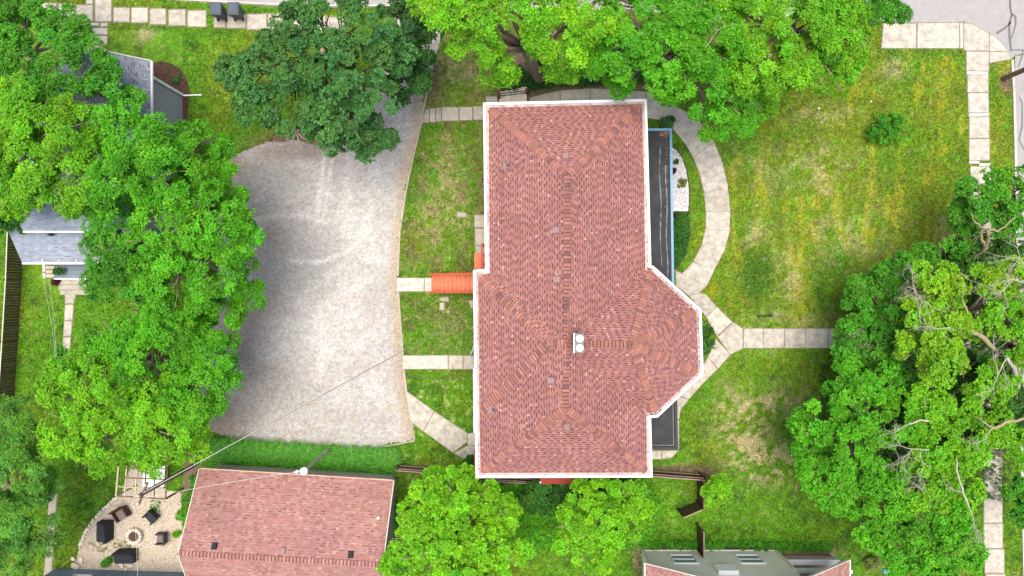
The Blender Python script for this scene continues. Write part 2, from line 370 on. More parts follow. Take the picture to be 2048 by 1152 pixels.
# lot edging: thin concrete kerb pieces along the east side
KL = [(857, 172), (850, 205), (843, 245), (830, 300), (813, 378), (800, 462), (796, 552)]
KL2 = [(797, 584), (801, 640), (806, 708)]; KL3 = [(808, 740), (813, 782)]; KL4 = [(830, 881), (785, 890), (740, 896), (660, 894), (560, 888), (470, 882)]
def ribbon(b, pts, wpx, z0, z1, m=0):
    q = PX(pts)
    for a, c in zip(q[:-1], q[1:]):
        d = (c - a).normalized(); n = Vector((-d.y, d.x, 0)) * wpx * S / 2; e = d * .004
        b.prism([(a + n + e)[:2], (a - n + e)[:2], (c - n - e)[:2], (c + n - e)[:2]], z0, z1, m)
b = MB(); ribbon(b, KL + [], 3.2, 0, .07); ribbon(b, KL2, 3.2, 0, .07); ribbon(b, KL3, 3.2, 0, .07); ribbon(b, KL4, 2.4, 0, .05)
tag(b.build('lot_kerb', M['concrete_old']), kind='structure')
# streets
STN = [(-400, -2000), (640, -2000), (2600, -2000), (2600, 45), (2030, 110), (2022, 119), (2019, 110), (2011, 96), (2000, 83), (1988, 73), (1968, 61), (1943, 48), (1927, 45), (1780, 45), (1700, 40), (1500, 32), (1000, 14), (600, 15), (565, 13), (390, 4), (250, -6), (-400, -30)]
sheet('street', STN, .004, M['asphalt'])
STE = [(2030, 112), (2600, 50), (2600, 1800), (2060, 1800), (2034, 600), (2030, 330), (2027, 200)]
sheet('side_street', STE, .008, M['asphalt'])
b = MB(); ribbon(b, [(2023, 121), (2025, 160), (2027, 200), (2030, 335), (2034, 600), (2060, 1700)], 4.5, 0, .1)
ribbon(b, [(250, -7), (388, 1), (565, 10), (600, 12), (1000, 11), (1500, 29), (1780, 42)], 3.5, 0, .08)
tag(b.build('kerb', M['concrete_new']), kind='structure')
def flatline(b, pts, wds, z, m=0, z_step=0.0):
    q = PX(pts)
    for i, (a, c) in enumerate(zip(q[:-1], q[1:])):
        d = (c - a).normalized(); n = Vector((-d.y, d.x, 0)); w0 = wds[i] * S / 2; w1 = wds[i + 1] * S / 2
        b.face([(*(a - n * w0)[:2], z), (*(c - n * w1)[:2], z), (*(c + n * w1)[:2], z), (*(a + n * w0)[:2], z)], None, m)
for pts, wds in (([(2020, -20), (2020, 15), (2023, 30), (2018, 50), (2019, 75), (2022, 103)], [4, 4, 4, 4, 4.5, 4]), ([(2024, 28), (2031, 34), (2031, 50), (2022, 78)], [3.5, 4, 3, 2]), ([(2022, 44), (2010, 56), (1993, 67)], [3, 4, 5]),
                 ([(2024, 100), (2048, 100), (2080, 96)], [2, 2.5, 2]), ([(2046, 101), (2042, 118), (2036, 134)], [2, 3, 2]), ([(2039, 195), (2044, 206), (2044, 250), (2038, 280), (2048, 300)], [2, 2.5, 3, 2.5, 2])):
    b = MB(); flatline(b, pts, wds, .0135); tag(b.build('crack_seal', M['seal']), kind='structure')

# ------------------------------------------------------------------ paths made of slabs
def walk(name, slabs, m='concrete', top=.045, base=None, gap=.35):
    """structure base + one mesh per slab"""
    b = MB()
    for s_ in slabs:
        pts = s_ if isinstance(s_, list) else [(s_[0], s_[1]), (s_[2], s_[1]), (s_[2], s_[3]), (s_[0], s_[3])]
        q = offset(ccw([(p.x, p.y) for p in PX(pts)]), .03); b.face([(x, y, .016 + .0004 * len(b.f)) for x, y in q])
    o = b.build(name, M['joint']); o['kind'] = 'structure'
    for s_ in slabs:
        if isinstance(s_, list): pts, mm, tp = s_, m, top
        else:
            pts = [(s_[0], s_[1]), (s_[2], s_[1]), (s_[2], s_[3]), (s_[0], s_[3])]
            mm = s_[4] if len(s_) > 4 else m; tp = s_[5] if len(s_) > 5 else top
        q = ccw([(p.x, p.y) for p in PX(pts)]); EX.append(q); q = offset(q, -gap * S)
        if len(q) == 4:                                   # slightly uneven corners
            q = [(x + random.uniform(-.012, .012), y + random.uniform(-.012, .012)) for x, y in q]
        c = MB(); zt = tp + random.uniform(-.006, .006); c.prism(q, .0, zt, bev=.012); so_ = c.build('slab', M[mm], o)
        if random.random() < .22 and len(q) == 4:
            i = random.randrange(4); a = Vector(q[i]).lerp(Vector(q[(i + 1) % 4]), random.uniform(.25, .75)); e = Vector(q[(i + 2) % 4]).lerp(Vector(q[(i + 3) % 4]), random.uniform(.25, .75)); e = a.lerp(e, random.uniform(.55, .96)); a = a.lerp(e, .04)
            dd = (e - a).normalized(); nn = Vector((-dd.y, dd.x)); pp = [a.lerp(e, k / 7) + nn * (random.gauss(0, .03) if 0 < k < 7 else 0) for k in range(8)]; ck = MB()
            for u_, v_ in zip(pp[:-1], pp[1:]): wq = nn * random.uniform(.004, .009); ck.face([(*(u_ - wq), zt + .0025), (*(v_ - wq), zt + .0025), (*(v_ + wq), zt + .0025), (*(u_ + wq), zt + .0025)])
            ck.build('crack', M['joint'], so_)
    return o
walk('front_sidewalk', [(20, 4, 50, 28), (52, 5, 80, 29), (84, 6, 114, 31), (117, 8, 150, 33), (152, 10, 187, 43), (172, -14, 187, 9), (190, -14, 224, 44), (227, 15, 260, 45), (263, 15, 297, 46), (300, 17, 333, 50), (337, 19, 372, 52), (375, 21, 413, 54), (428, 34, 452, 56, 'concrete_old'), (454, 29, 492, 57, 'concrete_old'), (494, 28, 534, 60), (536, 27, 572, 62, 'concrete_old'), (574, 30, 612, 64), (614, 32, 652, 66), (654, 34, 692, 67)], gap=1.0)
walk('house_path', [[(176, 45), (199, 46), (199, 52), (176, 52)], [(201, 46), (216, 46), (216, 53), (201, 54)], (185, 56, 216, 70), [(188, 72), (215, 72), (215, 88), (206, 93), (188, 86)], [(188, 88), (206, 95), (222, 104), (222, 112), (188, 106)]], gap=.8, m='concrete_new')
walk('corner_sidewalk', [[(1766, 47), (1832, 47), (1832, 97), (1762, 97)], (1834, 46, 1918, 97), (1919, 46, 1926, 97, 'concrete_new'), [(1927, 46), (1943, 48), (1968, 61), (1978, 67), (1978, 102), (1932, 102), (1927, 99)], [(1978, 67), (1988, 73), (2000, 83), (2011, 96), (2016, 104), (1978, 103)], [(1978, 104), (2016, 104), (2019, 110), (2020, 119), (1978, 127)],
      (1932, 103, 1977, 142), (1933, 143, 1976, 149, 'white'), (1934, 150, 1976, 185), (1936, 186, 1977, 226), (1937, 227, 1977, 233, 'white'), (1938, 234, 1978, 277), (1938, 278, 1979, 321), (1938, 322, 1958, 327, 'white'), (1958, 327, 1980, 332, 'white'), (1940, 333, 1982, 380), (1942, 382, 1984, 430), (1944, 432, 1986, 480), (1946, 482, 1988, 530),
      (1949, 532, 1990, 580), (1951, 582, 1992, 630), (1953, 632, 1994, 680), (1955, 682, 1996, 730), (1957, 732, 1998, 780), (1959, 782, 2000, 830), (1961, 832, 2001, 880), (1964, 882, 2003, 930), (1967, 932, 2003, 990), (1967, 992, 2004, 1045), (1967, 1047, 2005, 1096), (1969, 1098, 2008, 1146), (1971, 1148, 2010, 1200)], gap=.45)
# curved walk
outer = [(1293, 182), (1340, 207), (1376, 226), (1404, 250), (1428, 284), (1444, 324), (1455, 372), (1460, 424), (1459, 462), (1448, 502), (1428, 540), (1413, 572)]
inner = [(1293, 236), (1318, 240), (1346, 258), (1368, 284), (1386, 314), (1399, 348), (1408, 386), (1412, 424), (1411, 458), (1403, 492), (1386, 524), (1364, 547)]
cw = [[outer[i], outer[i + 1], inner[i + 1], inner[i]] for i in range(len(outer) - 1)]
walk('curved_walk', cw, gap=.08)
walk('front_walk', [[(1351, 541), (1364, 547), (1413, 572), (1397, 586), (1377, 591), (1352, 572)], [(1377, 591), (1397, 586), (1412, 589), (1433, 614), (1412, 633)], [(1412, 634), (1434, 614), (1464, 644), (1434, 672)], [(1435, 674), (1466, 644), (1485, 657), (1486, 696), (1461, 709)],
      [(1432, 679), (1461, 709), (1436, 737), (1416, 714)], [(1416, 715), (1435, 738), (1404, 768), (1392, 748)], [(1392, 750), (1404, 768), (1377, 798), (1356, 790)], [(1356, 792), (1377, 799), (1361, 819), (1358, 838), (1345, 838), (1345, 800)], [(1345, 840), (1358, 840), (1357, 898), (1345, 898)],
      (1487, 657, 1526, 696), (1527, 657, 1568, 696), (1569, 657, 1611, 696), (1612, 657, 1656, 696), (1657, 657, 1702, 696), (1704, 657, 1750, 696), (1752, 657, 1800, 696), (1802, 657, 1850, 696), (1852, 657, 1900, 696), (1902, 657, 1950, 696), (1290, 901, 1322, 918), [(1323, 901), (1356, 901), (1344, 915), (1323, 918)]], gap=.3)
walk('entry_walk', [[(844, 246), (851, 219), (859, 218), (859, 245)], (860, 217, 871, 245, 'concrete_old', .09), (872, 216, 883, 244, 'concrete_old', .135), (884, 215, 918, 243, 'concrete_old', .18), (919, 215, 946, 242, 'concrete_old', .18), (947, 214, 985, 241, 'concrete_old', .18), (972, 193, 995, 213, 'concrete_old')], m='concrete_old', gap=.3)
walk('stair_walk', [(793, 556, 848, 583, 'concrete_new'), (849, 556, 864, 583, 'concrete_new')], gap=.2)
walk('side_walk', [(805, 711, 896, 738, 'concrete_new'), (897, 711, 926, 738), (927, 711, 965, 738, 'concrete_old')], gap=.25)
walk('angled_walk', [[(810, 780), (868, 822), (846, 862), (820, 842)], [(869, 823), (935, 866), (934, 884), (906, 905), (847, 862)], [(936, 866), (965, 866), (965, 890), (935, 890)], [(935, 891), (965, 891), (965, 916), (925, 916), (908, 906)]], gap=.25)
walk('foundation_walk', [(949, 430, 985, 455), (950, 457, 985, 491), (951, 492, 985, 522), (952, 523, 985, 540)], m='concrete_old', gap=.4)
walk('shade_walk', [[(1058, 196), (1120, 181), (1120, 222), (1058, 222)], [(1121, 181), (1180, 177), (1180, 222), (1121, 222)], [(1181, 177), (1240, 180), (1240, 222), (1181, 222)], [(1241, 180), (1292, 184), (1292, 222), (1241, 222)]], m='concrete_old', gap=.25)
walk('porch_path', [[(130, 588), (152, 588), (148, 607), (131, 607)], [(131, 609), (148, 609), (146, 640), (129, 640)], [(129, 642), (146, 642), (142, 672), (127, 672)], [(127, 674), (142, 674), (140, 704), (125, 704)]], gap=.4)
walk('back_path', [[(98, 985), (116, 985), (112, 1030), (97, 1030)], [(97, 1032), (112, 1032), (109, 1070), (95, 1070)], [(94, 1072), (108, 1072), (107, 1110), (92, 1110)], [(92, 1112), (107, 1112), (104, 1152), (88, 1152)], [(88, 1154), (104, 1154), (102, 1190), (86, 1190)]], m='concrete_old', gap=.6)
walk('stepping_stones', [[(914, 424), (932, 426), (934, 434), (916, 434)], [(881, 594), (897, 594), (897, 603), (881, 601)], [(880, 606), (888, 605), (889, 619), (879, 620)], [(936, 602), (952, 598), (952, 616), (942, 614)], [(893, 622), (899, 621), (899, 625), (894, 625)]], m='concrete_old', gap=.1)
# ------------------------------------------------------------------ planting beds
sheet('mulch_bed', [(303, 128), (322, 122), (345, 128), (360, 138), (374, 160), (380, 182), (376, 230), (372, 275), (365, 275), (366, 192), (303, 150)], .012, M['mulch'])
sheet('rock_bed', [(1300, 296), (1346, 296), (1354, 301), (1364, 316), (1372, 340), (1377, 370), (1378, 400), (1376, 422), (1300, 422)], .010, M['rock'])
b = MB(); ribbon(b, [(1347, 296), (1355, 301), (1365, 316), (1373, 340), (1378, 370), (1379, 400), (1377, 422)], 1.6, 0, .07)
tag(b.build('rock_bed_edging', M['black']), kind='structure')
sheet('hedge_bed', [(1300, 423), (1378, 423), (1380, 470), (1374, 505), (1352, 545), (1300, 545)], .010, M['soil'])
PEA = [(243, 988), (222, 1004), (200, 1026), (182, 1048), (168, 1072), (160, 1094), (153, 1118), (146, 1136), (150, 1160), (372, 1160), (366, 1080), (362, 985), (330, 980), (290, 930), (262, 930)]
sheet('fire_pit_patio', PEA, .012, M['pea'])
sheet('shrub_bed', [(980, 120), (1080, 100), (1300, 90), (1330, 200), (1290, 180), (1180, 174), (1110, 180), (1050, 190), (985, 180)], .008, M['soil'])
sheet('fence_bed', [(375, 880), (430, 890), (560, 892), (660, 898), (740, 900), (800, 905), (800, 945), (400, 930), (372, 1000), (362, 1000)], .008, M['soil'])
# ================================================================== shingle roofs
def clip_convex(sub, clip):
    out = sub
    n = len(clip)
    for i in range(n):
        a, b_ = clip[i], clip[(i + 1) % n]; inp = out; out = []
        if not inp: break
        sd = lambda p: (b_[0] - a[0]) * (p[1] - a[1]) - (b_[1] - a[1]) * (p[0] - a[0])
        for k in range(len(inp)):
            p, q = inp[k], inp[(k + 1) % len(inp)]; sp, sq = sd(p), sd(q)
            if sp >= 0: out.append(p)
            if (sp >= 0) != (sq >= 0):
                t = sp / (sp - sq); out.append((p[0] + (q[0] - p[0]) * t, p[1] + (q[1] - p[1]) * t))
    return out
def plane_fit(pts):
    A = np.array([[p.x, p.y, 1] for p in pts]); z = np.array([p.z for p in pts]); k, *_ = np.linalg.lstsq(A, z, rcond=None)
    return k
RED = dict(base=[(.348, .150, .120), (.318, .136, .114), (.368, .168, .132), (.33, .148, .128), (.30, .132, .116), (.352, .153, .112)], pale=[(.48, .28, .195), (.44, .235, .17), (.48, .25, .20)], dark=(.070, .041, .044), ppale=.07, pstroke=1, e=.143, w=(.14, .23))
PINK = dict(base=[(.385, .195, .158), (.355, .172, .14), (.40, .215, .175), (.36, .185, .16), (.345, .165, .128), (.385, .215, .165)], pale=[(.46, .29, .22), (.44, .27, .19)], dark=(.22, .11, .10), ppale=.05, pstroke=.75, e=.15, w=(.13, .30))
GREY = dict(base=[(.30, .325, .355), (.27, .30, .33), (.33, .35, .375), (.29, .31, .345)], pale=[(.40, .42, .44)], dark=(.10, .11, .125), ppale=.06, pstroke=.8, e=.143, w=(.14, .3))
LGREY = dict(base=[(.31, .345, .385), (.29, .325, .365), (.335, .37, .405), (.30, .34, .38)], pale=[(.39, .42, .45)], dark=(.19, .215, .245), ppale=.06, pstroke=.5, e=.143, w=(.18, .4))
def shingles(b, pts, st, lift=.02):
    k = plane_fit(pts); n = Vector((-k[0], -k[1], 1)).normalized()
    u = Vector((0, 0, 1)).cross(n).normalized(); v = n.cross(u).normalized()
    o = Vector((pts[0].x, pts[0].y, k[0] * pts[0].x + k[1] * pts[0].y + k[2]))
    uv = []
    for p in pts:
        q = Vector((p.x, p.y, k[0] * p.x + k[1] * p.y + k[2])) - o; uv.append((q.dot(u), q.dot(v)))
    uv = ccw(uv); vmin = min(p[1] for p in uv); vmax = max(p[1] for p in uv); e = st['e']
    to3 = lambda a, c, h: o + u * a + v * c + n * (h + lift)
    c = 0
    while vmin + c * e < vmax:
        v0 = vmin + c * e; v1 = v0 + e * 1.04; vm = v0 + e * .5; c += 1
        xs_ = []
        for i in range(len(uv)):
            p, q = uv[i], uv[(i + 1) % len(uv)]
            for vv in (v0, vm, v1):
                if (p[1] - vv) * (q[1] - vv) < 0: xs_.append(p[0] + (q[0] - p[0]) * (vv - p[1]) / (q[1] - p[1]))
        for p in uv:
            if v0 <= p[1] <= v1: xs_.append(p[0])
        if len(xs_) < 2: continue
        a, x1 = min(xs_) - random.uniform(0, .4), max(xs_); k_ = random.randint(0, 1)
        sh = random.uniform(.94, 1.06)
        while a < x1:
            wd = random.uniform(*st['w']); k_ ^= 1
            r = random.random()
            col = random.choice(st['pale']) if r < st['ppale'] else random.choice(st['base'])
            if r < st['ppale']: wd *= .62
            f = .95 * sh * random.uniform(.93, 1.07); col = (col[0] * f, col[1] * f, col[2] * f * 1.07)
            rect = [(a, v0), (a + wd, v0), (a + wd, v1), (a, v1)]
            poly = clip_convex(rect, uv)
            if len(poly) >= 3:
                hh = lambda y: .016 - .012 * (y - v0) / e + (.004 if k_ else 0)
                b.face([to3(x, y, hh(y)) for x, y in poly], col)
                lo = [p for p in poly if abs(p[1] - v0) < 1e-6]
                if len(lo) == 2:
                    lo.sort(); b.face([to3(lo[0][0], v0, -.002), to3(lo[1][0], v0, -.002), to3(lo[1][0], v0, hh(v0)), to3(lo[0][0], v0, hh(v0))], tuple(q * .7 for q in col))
                if k_ and random.random() < st['pstroke']:      # dark shadow band granules of the laminated shingle
                    s0 = v0 + e * .62; jit = random.uniform(.85, 1.05)
                    poly = clip_convex([(a, s0), (a + wd * jit, s0), (a + wd * jit, s0 + e * .38), (a, s0 + e * .38)], uv)
                    if len(poly) >= 3:
                        g = random.uniform(.7, 1.5)
                        b.face([to3(x, y, hh(y) + .0022) for x, y in poly], tuple(q * g for q in st['dark']))
            a += wd
def facet_deck(b, pts, m=0): b.face(pts, None, m)
def caps(parent, p0, p1, na, nb, step, mats, wing=.15, name='ridge_cap', trim0=0, trim1=0):
    """cap shingles from p0 (low or one end) to p1; na, nb: in-plane directions pointing down either side"""
    d = (p1 - p0); Ln = d.length; d.normalize(); a = na.normalized() * wing; c = nb.normalized() * wing
    up = -(a + c); up = up.normalized() if up.length > .01 else Vector((0, 0, 1))
    if up.z < 0: up = -up
    L2 = step * 1.2; t = .03; h0 = .085; h1 = .05
    meshes = []
    for mm in mats:
        b = MB()
        ring = []
        for x, h in ((0, h0), (L2, h1)):
            o = d * x + up * h; ring.append([o + a, o + up * .008, o + c])
        lowr = [[q - up * t for q in r] for r in ring]
        b.face([ring[0][0], ring[0][1], ring[1][1], ring[1][0]]); b.face([ring[0][1], ring[0][2], ring[1][2], ring[1][1]])
        b.face([lowr[0][0], lowr[0][1], ring[0][1], ring[0][0]]); b.face([lowr[0][1], lowr[0][2], ring[0][2], ring[0][1]])
        b.face([lowr[0][0], ring[0][0], ring[1][0], lowr[1][0]]); b.face([ring[0][2], lowr[0][2], lowr[1][2], ring[1][2]])
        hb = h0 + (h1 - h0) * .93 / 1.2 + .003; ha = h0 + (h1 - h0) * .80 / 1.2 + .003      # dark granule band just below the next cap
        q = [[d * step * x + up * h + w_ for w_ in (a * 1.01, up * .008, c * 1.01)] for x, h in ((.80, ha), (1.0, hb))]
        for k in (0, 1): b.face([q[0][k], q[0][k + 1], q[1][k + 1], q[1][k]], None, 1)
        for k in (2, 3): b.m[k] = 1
        me = bpy.data.meshes.new(name); me.from_pydata(b.v, [], b.f); me.materials.append(mm); me.materials.append(M['cap_line']); me.polygons.foreach_set('material_index', b.m); me.update(); meshes.append(me)
    s_ = trim0; cnt = 0
    while s_ < Ln - trim1 - step * .5:
        o = link(name, random.choice(meshes), parent); o.location = p0 + d * s_; s_ += step; cnt += 1
    return cnt
# ================================================================== MAIN HOUSE
ZE, ZP = 6.5, 9.2
E = {k: P(*v, ZE) for k, v in dict(NW=(977, 216), NE=(1283, 209), E1=(1292, 541), E2=(1302, 542), E3=(1392, 624), E4=(1396, 744), E5=(1311, 824), E6=(1291, 826), SE=(1294, 944), SW=(962, 945), W6=(960, 828), W1=(957, 550), W2=(981, 548)).items()}
R = {k: P(*v, ZP) for k, v in dict(A=(1135, 352), B=(1131, 816), J=(1133, 687), D=(1264, 690)).items()}
_k = plane_fit([E['W6'], E['SW'], R['B'], R['J']]); _z = ZP
for _ in range(8): _p = P(1095, 686, _z); _z = _k[0] * _p.x + _k[1] * _p.y + _k[2] + .12
R['C'] = P(1095, 686, _z)
V_ = {**E, **R}
house = empty('red_roof_house', P(1130, 580, 0), 'large house with red brick-coloured shingle hip roof and white gutters', 'house')
facets = ['NW NE A', 'NW W2 J A', 'W2 W1 C J', 'W1 W6 C', 'W6 SW B J C', 'SW SE B', 'SE E6 J B', 'E6 E5 D J', 'E5 E4 D', 'E4 E3 D', 'E3 E2 D', 'E2 E1 J D', 'E1 NE A J']
dk = MB(); sb = MB()
for f in facets:
    pts = [V_[k] for k in f.split()]
    _k = plane_fit(pts); q = ccw([(p.x, p.y, _k[0] * p.x + _k[1] * p.y + _k[2] - .02) for p in pts]); dk.face(q); shingles(sb, pts, RED)
roof = dk.build('roof', M['deck'], house)
fs = sb.build('shingle_field', M['shingle'], roof); fs['kind'] = 'stuff'
def perp(p0, p1, third):
    d = (p1 - p0).normalized(); x = third - p0; return (x - d * x.dot(d))
ridges = [('A', 'J', 'NW', 'NE'), ('J', 'B', 'SW', 'SE'), ('NW', 'A', 'W2', 'NE'), ('NE', 'A', 'NW', 'E1'), ('SW', 'B', 'W6', 'SE'), ('SE', 'B', 'SW', 'E6'),
          ('W1', 'C', 'W6', 'W2'), ('W6', 'C', 'W1', 'SW'), ('C', 'J', 'W2', 'W6'), ('J', 'D', 'E2', 'E5'), ('E2', 'D', 'E1', 'E3'), ('E3', 'D', 'E2', 'E4'), ('E4', 'D', 'E3', 'E5'), ('E5', 'D', 'E4', 'E6')]
ncap = 0
for a, c, s1, s2 in ridges:
    p0, p1 = V_[a], V_[c]
    hip = abs(p0.z - p1.z) > .5
    if hip:
        na, nb = perp(p0, p1, V_[s1]), perp(p0, p1, V_[s2])
    else:
        def dn(third):
            x = perp(p0, p1, third); return x
        na, nb = dn(V_[s1]), dn(V_[s2])
    t0 = .12 if hip else 0; t1 = .08 if hip else 0
    if (a, c) == ('J', 'D'): t0 = .9
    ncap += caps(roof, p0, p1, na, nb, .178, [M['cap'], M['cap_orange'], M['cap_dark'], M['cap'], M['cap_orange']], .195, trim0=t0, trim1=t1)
print('CAPS', ncap)
# gutters: one run for each eave
ev = ccw([(E[k].x, E[k].y) for k in 'NW NE E1 E2 E3 E4 E5 E6 SE SW W6 W1 W2'.split()])
ev = [p for p in ev if (Vector(p) - Vector((E['W6'].x, E['W6'].y))).length > .01]
loops = [offset(ev, d) for d in (-.03, .03, .045, .13, .145, .27)]
nE = len(ev)
for i in range(nE):
    j = (i + 1) % nE; b = MB()
    def strip(k0, z0, k1, z1, m):
        p, q, r_, s_ = loops[k0][i], loops[k0][j], loops[k1][j], loops[k1][i]
        b.face([(*s_, z1), (*r_, z1), (*q, z0), (*p, z0)], None, m)
    strip(0, ZE + .03, 1, ZE + .03, 2); strip(1, ZE + .03, 2, ZE - .05, 2); strip(2, ZE - .05, 3, ZE - .055, 1); strip(3, ZE - .055, 4, ZE + .045, 0)
    strip(4, ZE + .045, 5, ZE + .04, 0); strip(5, ZE + .04, 5, ZE - .18, 0); strip(5, ZE - .18, 0, ZE - .18, 0)
    b.build('gutter', [M['white'], M['gutter_in'], M['gutter_tan']], house)
# bits of leaf litter in the gutter
b = MB()
for i in range(260):
    k = random.randrange(nE); t = random.random(); d = random.uniform(.3, .9)
    p = Vector(loops[2][k]).lerp(Vector(loops[2][(k + 1) % nE]), t).lerp(Vector(loops[3][k]).lerp(Vector(loops[3][(k + 1) % nE]), t), d)
    if random.random() > .5 + .5 * math.sin(p.x * 1.7 + p.y * .9): continue
    a = random.uniform(0, 6.28); l = random.uniform(.03, .08); w_ = .02
    dx, dy = math.cos(a), math.sin(a); z = ZE - .03 + random.uniform(0, .02)
    b.face([(p.x - dx * l, p.y - dy * l, z), (p.x + dy * w_, p.y - dx * w_, z + .01), (p.x + dx * l, p.y + dy * l, z), (p.x - dy * w_, p.y + dx * w_, z)], random.choice([(.10, .06, .05), (.22, .11, .07), (.05, .04, .045)]))
lo = b.build('gutter_litter', M['litter'], house); lo['kind'] = 'stuff'
# walls
wl = offset(ev, -.42)
b = MB(); b.prism(wl, 0, ZE - .19); wallo = b.build('wall', M['cream'], house)
def window(par, c, out, wd, ht, m_frame='white'):
    """window on a wall: c centre on the wall face, out = outward normal"""
    out = Vector(out).normalized(); t = Vector((-out.y, out.x, 0)); up = Vector((0, 0, 1)); c = Vector(c)
    b = MB()
    for s_ in (-1, 1):
        b.bar(c + t * s_ * (wd / 2 + .05) - up * (ht / 2 + .1) + out * .03, c + t * s_ * (wd / 2 + .05) + up * (ht / 2 + .1) + out * .03, .06, .1)
        b.bar(c - t * wd / 2 + up * s_ * (ht / 2 + .05) + out * .03, c + t * wd / 2 + up * s_ * (ht / 2 + .05) + out * .03, .06, .1)
    b.bar(c - t * wd / 2 + out * .025, c + t * wd / 2 + out * .025, .04, .05)
    o = b.build('window', M[m_frame], par)
    g = MB(); q = [c + out * .012 + t * a * wd / 2 + up * k * ht / 2 for a, k in ((-1, -1), (1, -1), (1, 1), (-1, 1))]; g.face(q); g.build('pane', M['glass'], o)
for i in range(len(wl)):
    p = Vector((*wl[i], 0)); q = Vector((*wl[(i + 1) % len(wl)], 0)); L_ = (q - p).length
    if L_ < 1.6: continue
    d = (q - p).normalized(); nrm = Vector((d.y, -d.x, 0)); n_ = max(1, int(L_ / 2.6))
    for k in range(n_):
        for z in (1.9, 4.9): window(wallo, p + d * L_ * (k + .5) / n_ + Vector((0, 0, z)), nrm, .85, 1.4)
# roof vents, pipes and chimney
def roof_z(x, y):
    best = None
    for f in facets:
        pts = [V_[k] for k in f.split()]
        if inside(np.array([x]), np.array([y]), [(p.x, p.y) for p in pts])[0]:
            k = plane_fit(pts); z = k[0] * x + k[1] * y + k[2]; return z, Vector((-k[0], -k[1], 1)).normalized()
    return ZP, Vector((0, 0, 1))
for px, py in ((1131, 315), (1115, 460), (1117, 559), (1105, 761), (1133, 851)):
    p = P(px, py, 8.6); 
    for _ in range(6): z, n = roof_z(p.x, p.y); p = P(px, py, z + .1)
    dn = Vector((n.x, n.y, 0)).normalized(); t = Vector((-dn.y, dn.x, 0)); b = MB(); s_ = Vector((p.x, p.y, z))
    v = n.cross(t); v = v if v.z < 0 else -v
    c8 = [[s_ + t * a * .14 + v * k * .16 + n * h for a, k in ((-1, -1), (1, -1), (1, 1), (-1, 1))] for h in (0.0, .14)]
    c8[1] = [q + (v * .03 if i in (2, 3) else v * 0) for i, q in enumerate(c8[1])]
    for k in range(4): b.face([c8[0][k], c8[0][(k + 1) % 4], c8[1][(k + 1) % 4], c8[1][k]])
    b.face(c8[1]); fl = [s_ + t * a * .19 + v * k * .22 + n * .045 for a, k in ((-1, -1), (1, -1), (1, 1), (-1, 1))]
    o = b.build('roof_vent', M['ventpink'], roof); c = MB(); c.face(fl); c.build('flashing', M['cap_dark'], o)
for px, py in ((1015, 329), (986, 820)):
    p = P(px, py, 7.4)
    for _ in range(6): z, n = roof_z(p.x, p.y); p = P(px, py, z + .2)
    b = MB(); b.tube([(p.x, p.y, z - .05), (p.x, p.y, z + .35)], .075, 12, 0); o = b.build('vent_pipe', M['grime'], roof)
    c = MB(); c.tube([(p.x, p.y, z + .30), (p.x, p.y, z + .356)], .06, 12); c.build('pipe_mouth', M['black'], o)
    c = MB(); k = Vector((p.x - .05, p.y - .02, z)); t = Vector((-n.y, n.x, 0)).normalized(); v = n.cross(t)
    c.face([k + t * a * .15 + v * e_ * .16 + n * .05 for a, e_ in ((-1, -1), (1, -1), (1, 1), (-1, 1))]); c.build('flashing', M['ventpink'], o)
cp = P(1158, 686, 10.4)
b = MB(); b.box((cp.x, cp.y, 9.85), (.38, .82, 1.0)); ch = b.build('chimney', M['grime'], roof)
b = MB(); b.box((cp.x, cp.y, 10.37), (.44, .88, .05)); b.build('chimney_crown', M['grime'], ch)
b = MB(); b.box((cp.x - .225, cp.y, 10.38), (.05, .9, .12)); b.build('flashing', M['white'], ch)
for s_ in (-1, 1):
    b = MB(); b.tube([(cp.x + .02, cp.y + s_ * .21, 10.39), (cp.x + .02, cp.y + s_ * .21, 10.52)], .10, 12)
    b.tube([(cp.x + .02, cp.y + s_ * .205, 10.52), (cp.x + .02, cp.y + s_ * .21, 10.545), (cp.x + .02, cp.y + s_ * .21, 10.60)], [.175, .175, .03], 20); b.build('flue_cap', M['white'], ch)
# flat porch roofs on the east side
def flat_roof(pts, z, mtrim, par, tw=.13, line=False):
    q = ccw([(p.x, p.y) for p in PX(pts, z)])
    b = MB(); b.prism(q, z - .22, z - .03, bottom=True); o = b.build('porch_roof', M['membrane'], par)
    inn = offset(q, -tw)
    for i in range(4):
        j = (i + 1) % 4; t = MB()
        t.prism([q[i], q[j], inn[j], inn[i]], z - .24, z + .05); t.build('roof_trim', M[mtrim], o)
    if line:
        a = offset(q, -tw - .05); c = offset(q, -tw - .085); t = MB()
        for i in range(4):
            j = (i + 1) % 4; t.face([(*a[i], z - .024), (*a[j], z - .024), (*c[j], z - .024), (*c[i], z - .024)])
        t.build('seam', M['grime'], o)
    return o
pr1 = flat_roof([(1270, 257), (1343.5, 257), (1348.5, 610), (1270, 610)], 3.1, 'blue', house)
pr2 = flat_roof([(1275, 770), (1353.5, 770), (1356, 899), (1275, 899)], 3.1, 'black', house, tw=.16, line=True)
for par, pp in ((pr1, [(1340, 262), (1341, 340), (1343, 420), (1344, 500), (1345, 590)]), (pr2, [(1350, 780), (1351, 840), (1352, 894)])):
    for a in pp:
        p = P(*a, 3.1); b = MB(); b.tube([(p.x - .12, p.y, 0), (p.x - .12, p.y, 2.86)], .07, 10); b.build('porch_post', M['white'], house)
for a in (((1275, 262), (1340, 262), (1344, 606), (1275, 606)), ((1280, 775), (1349, 775), (1352, 894), (1280, 894))):
    q = [(p.x, p.y) for p in PX(a, 3.1)]; b = MB(); b.prism(q, 0.02, .35); b.build('porch_floor', M['greydeck'], house)
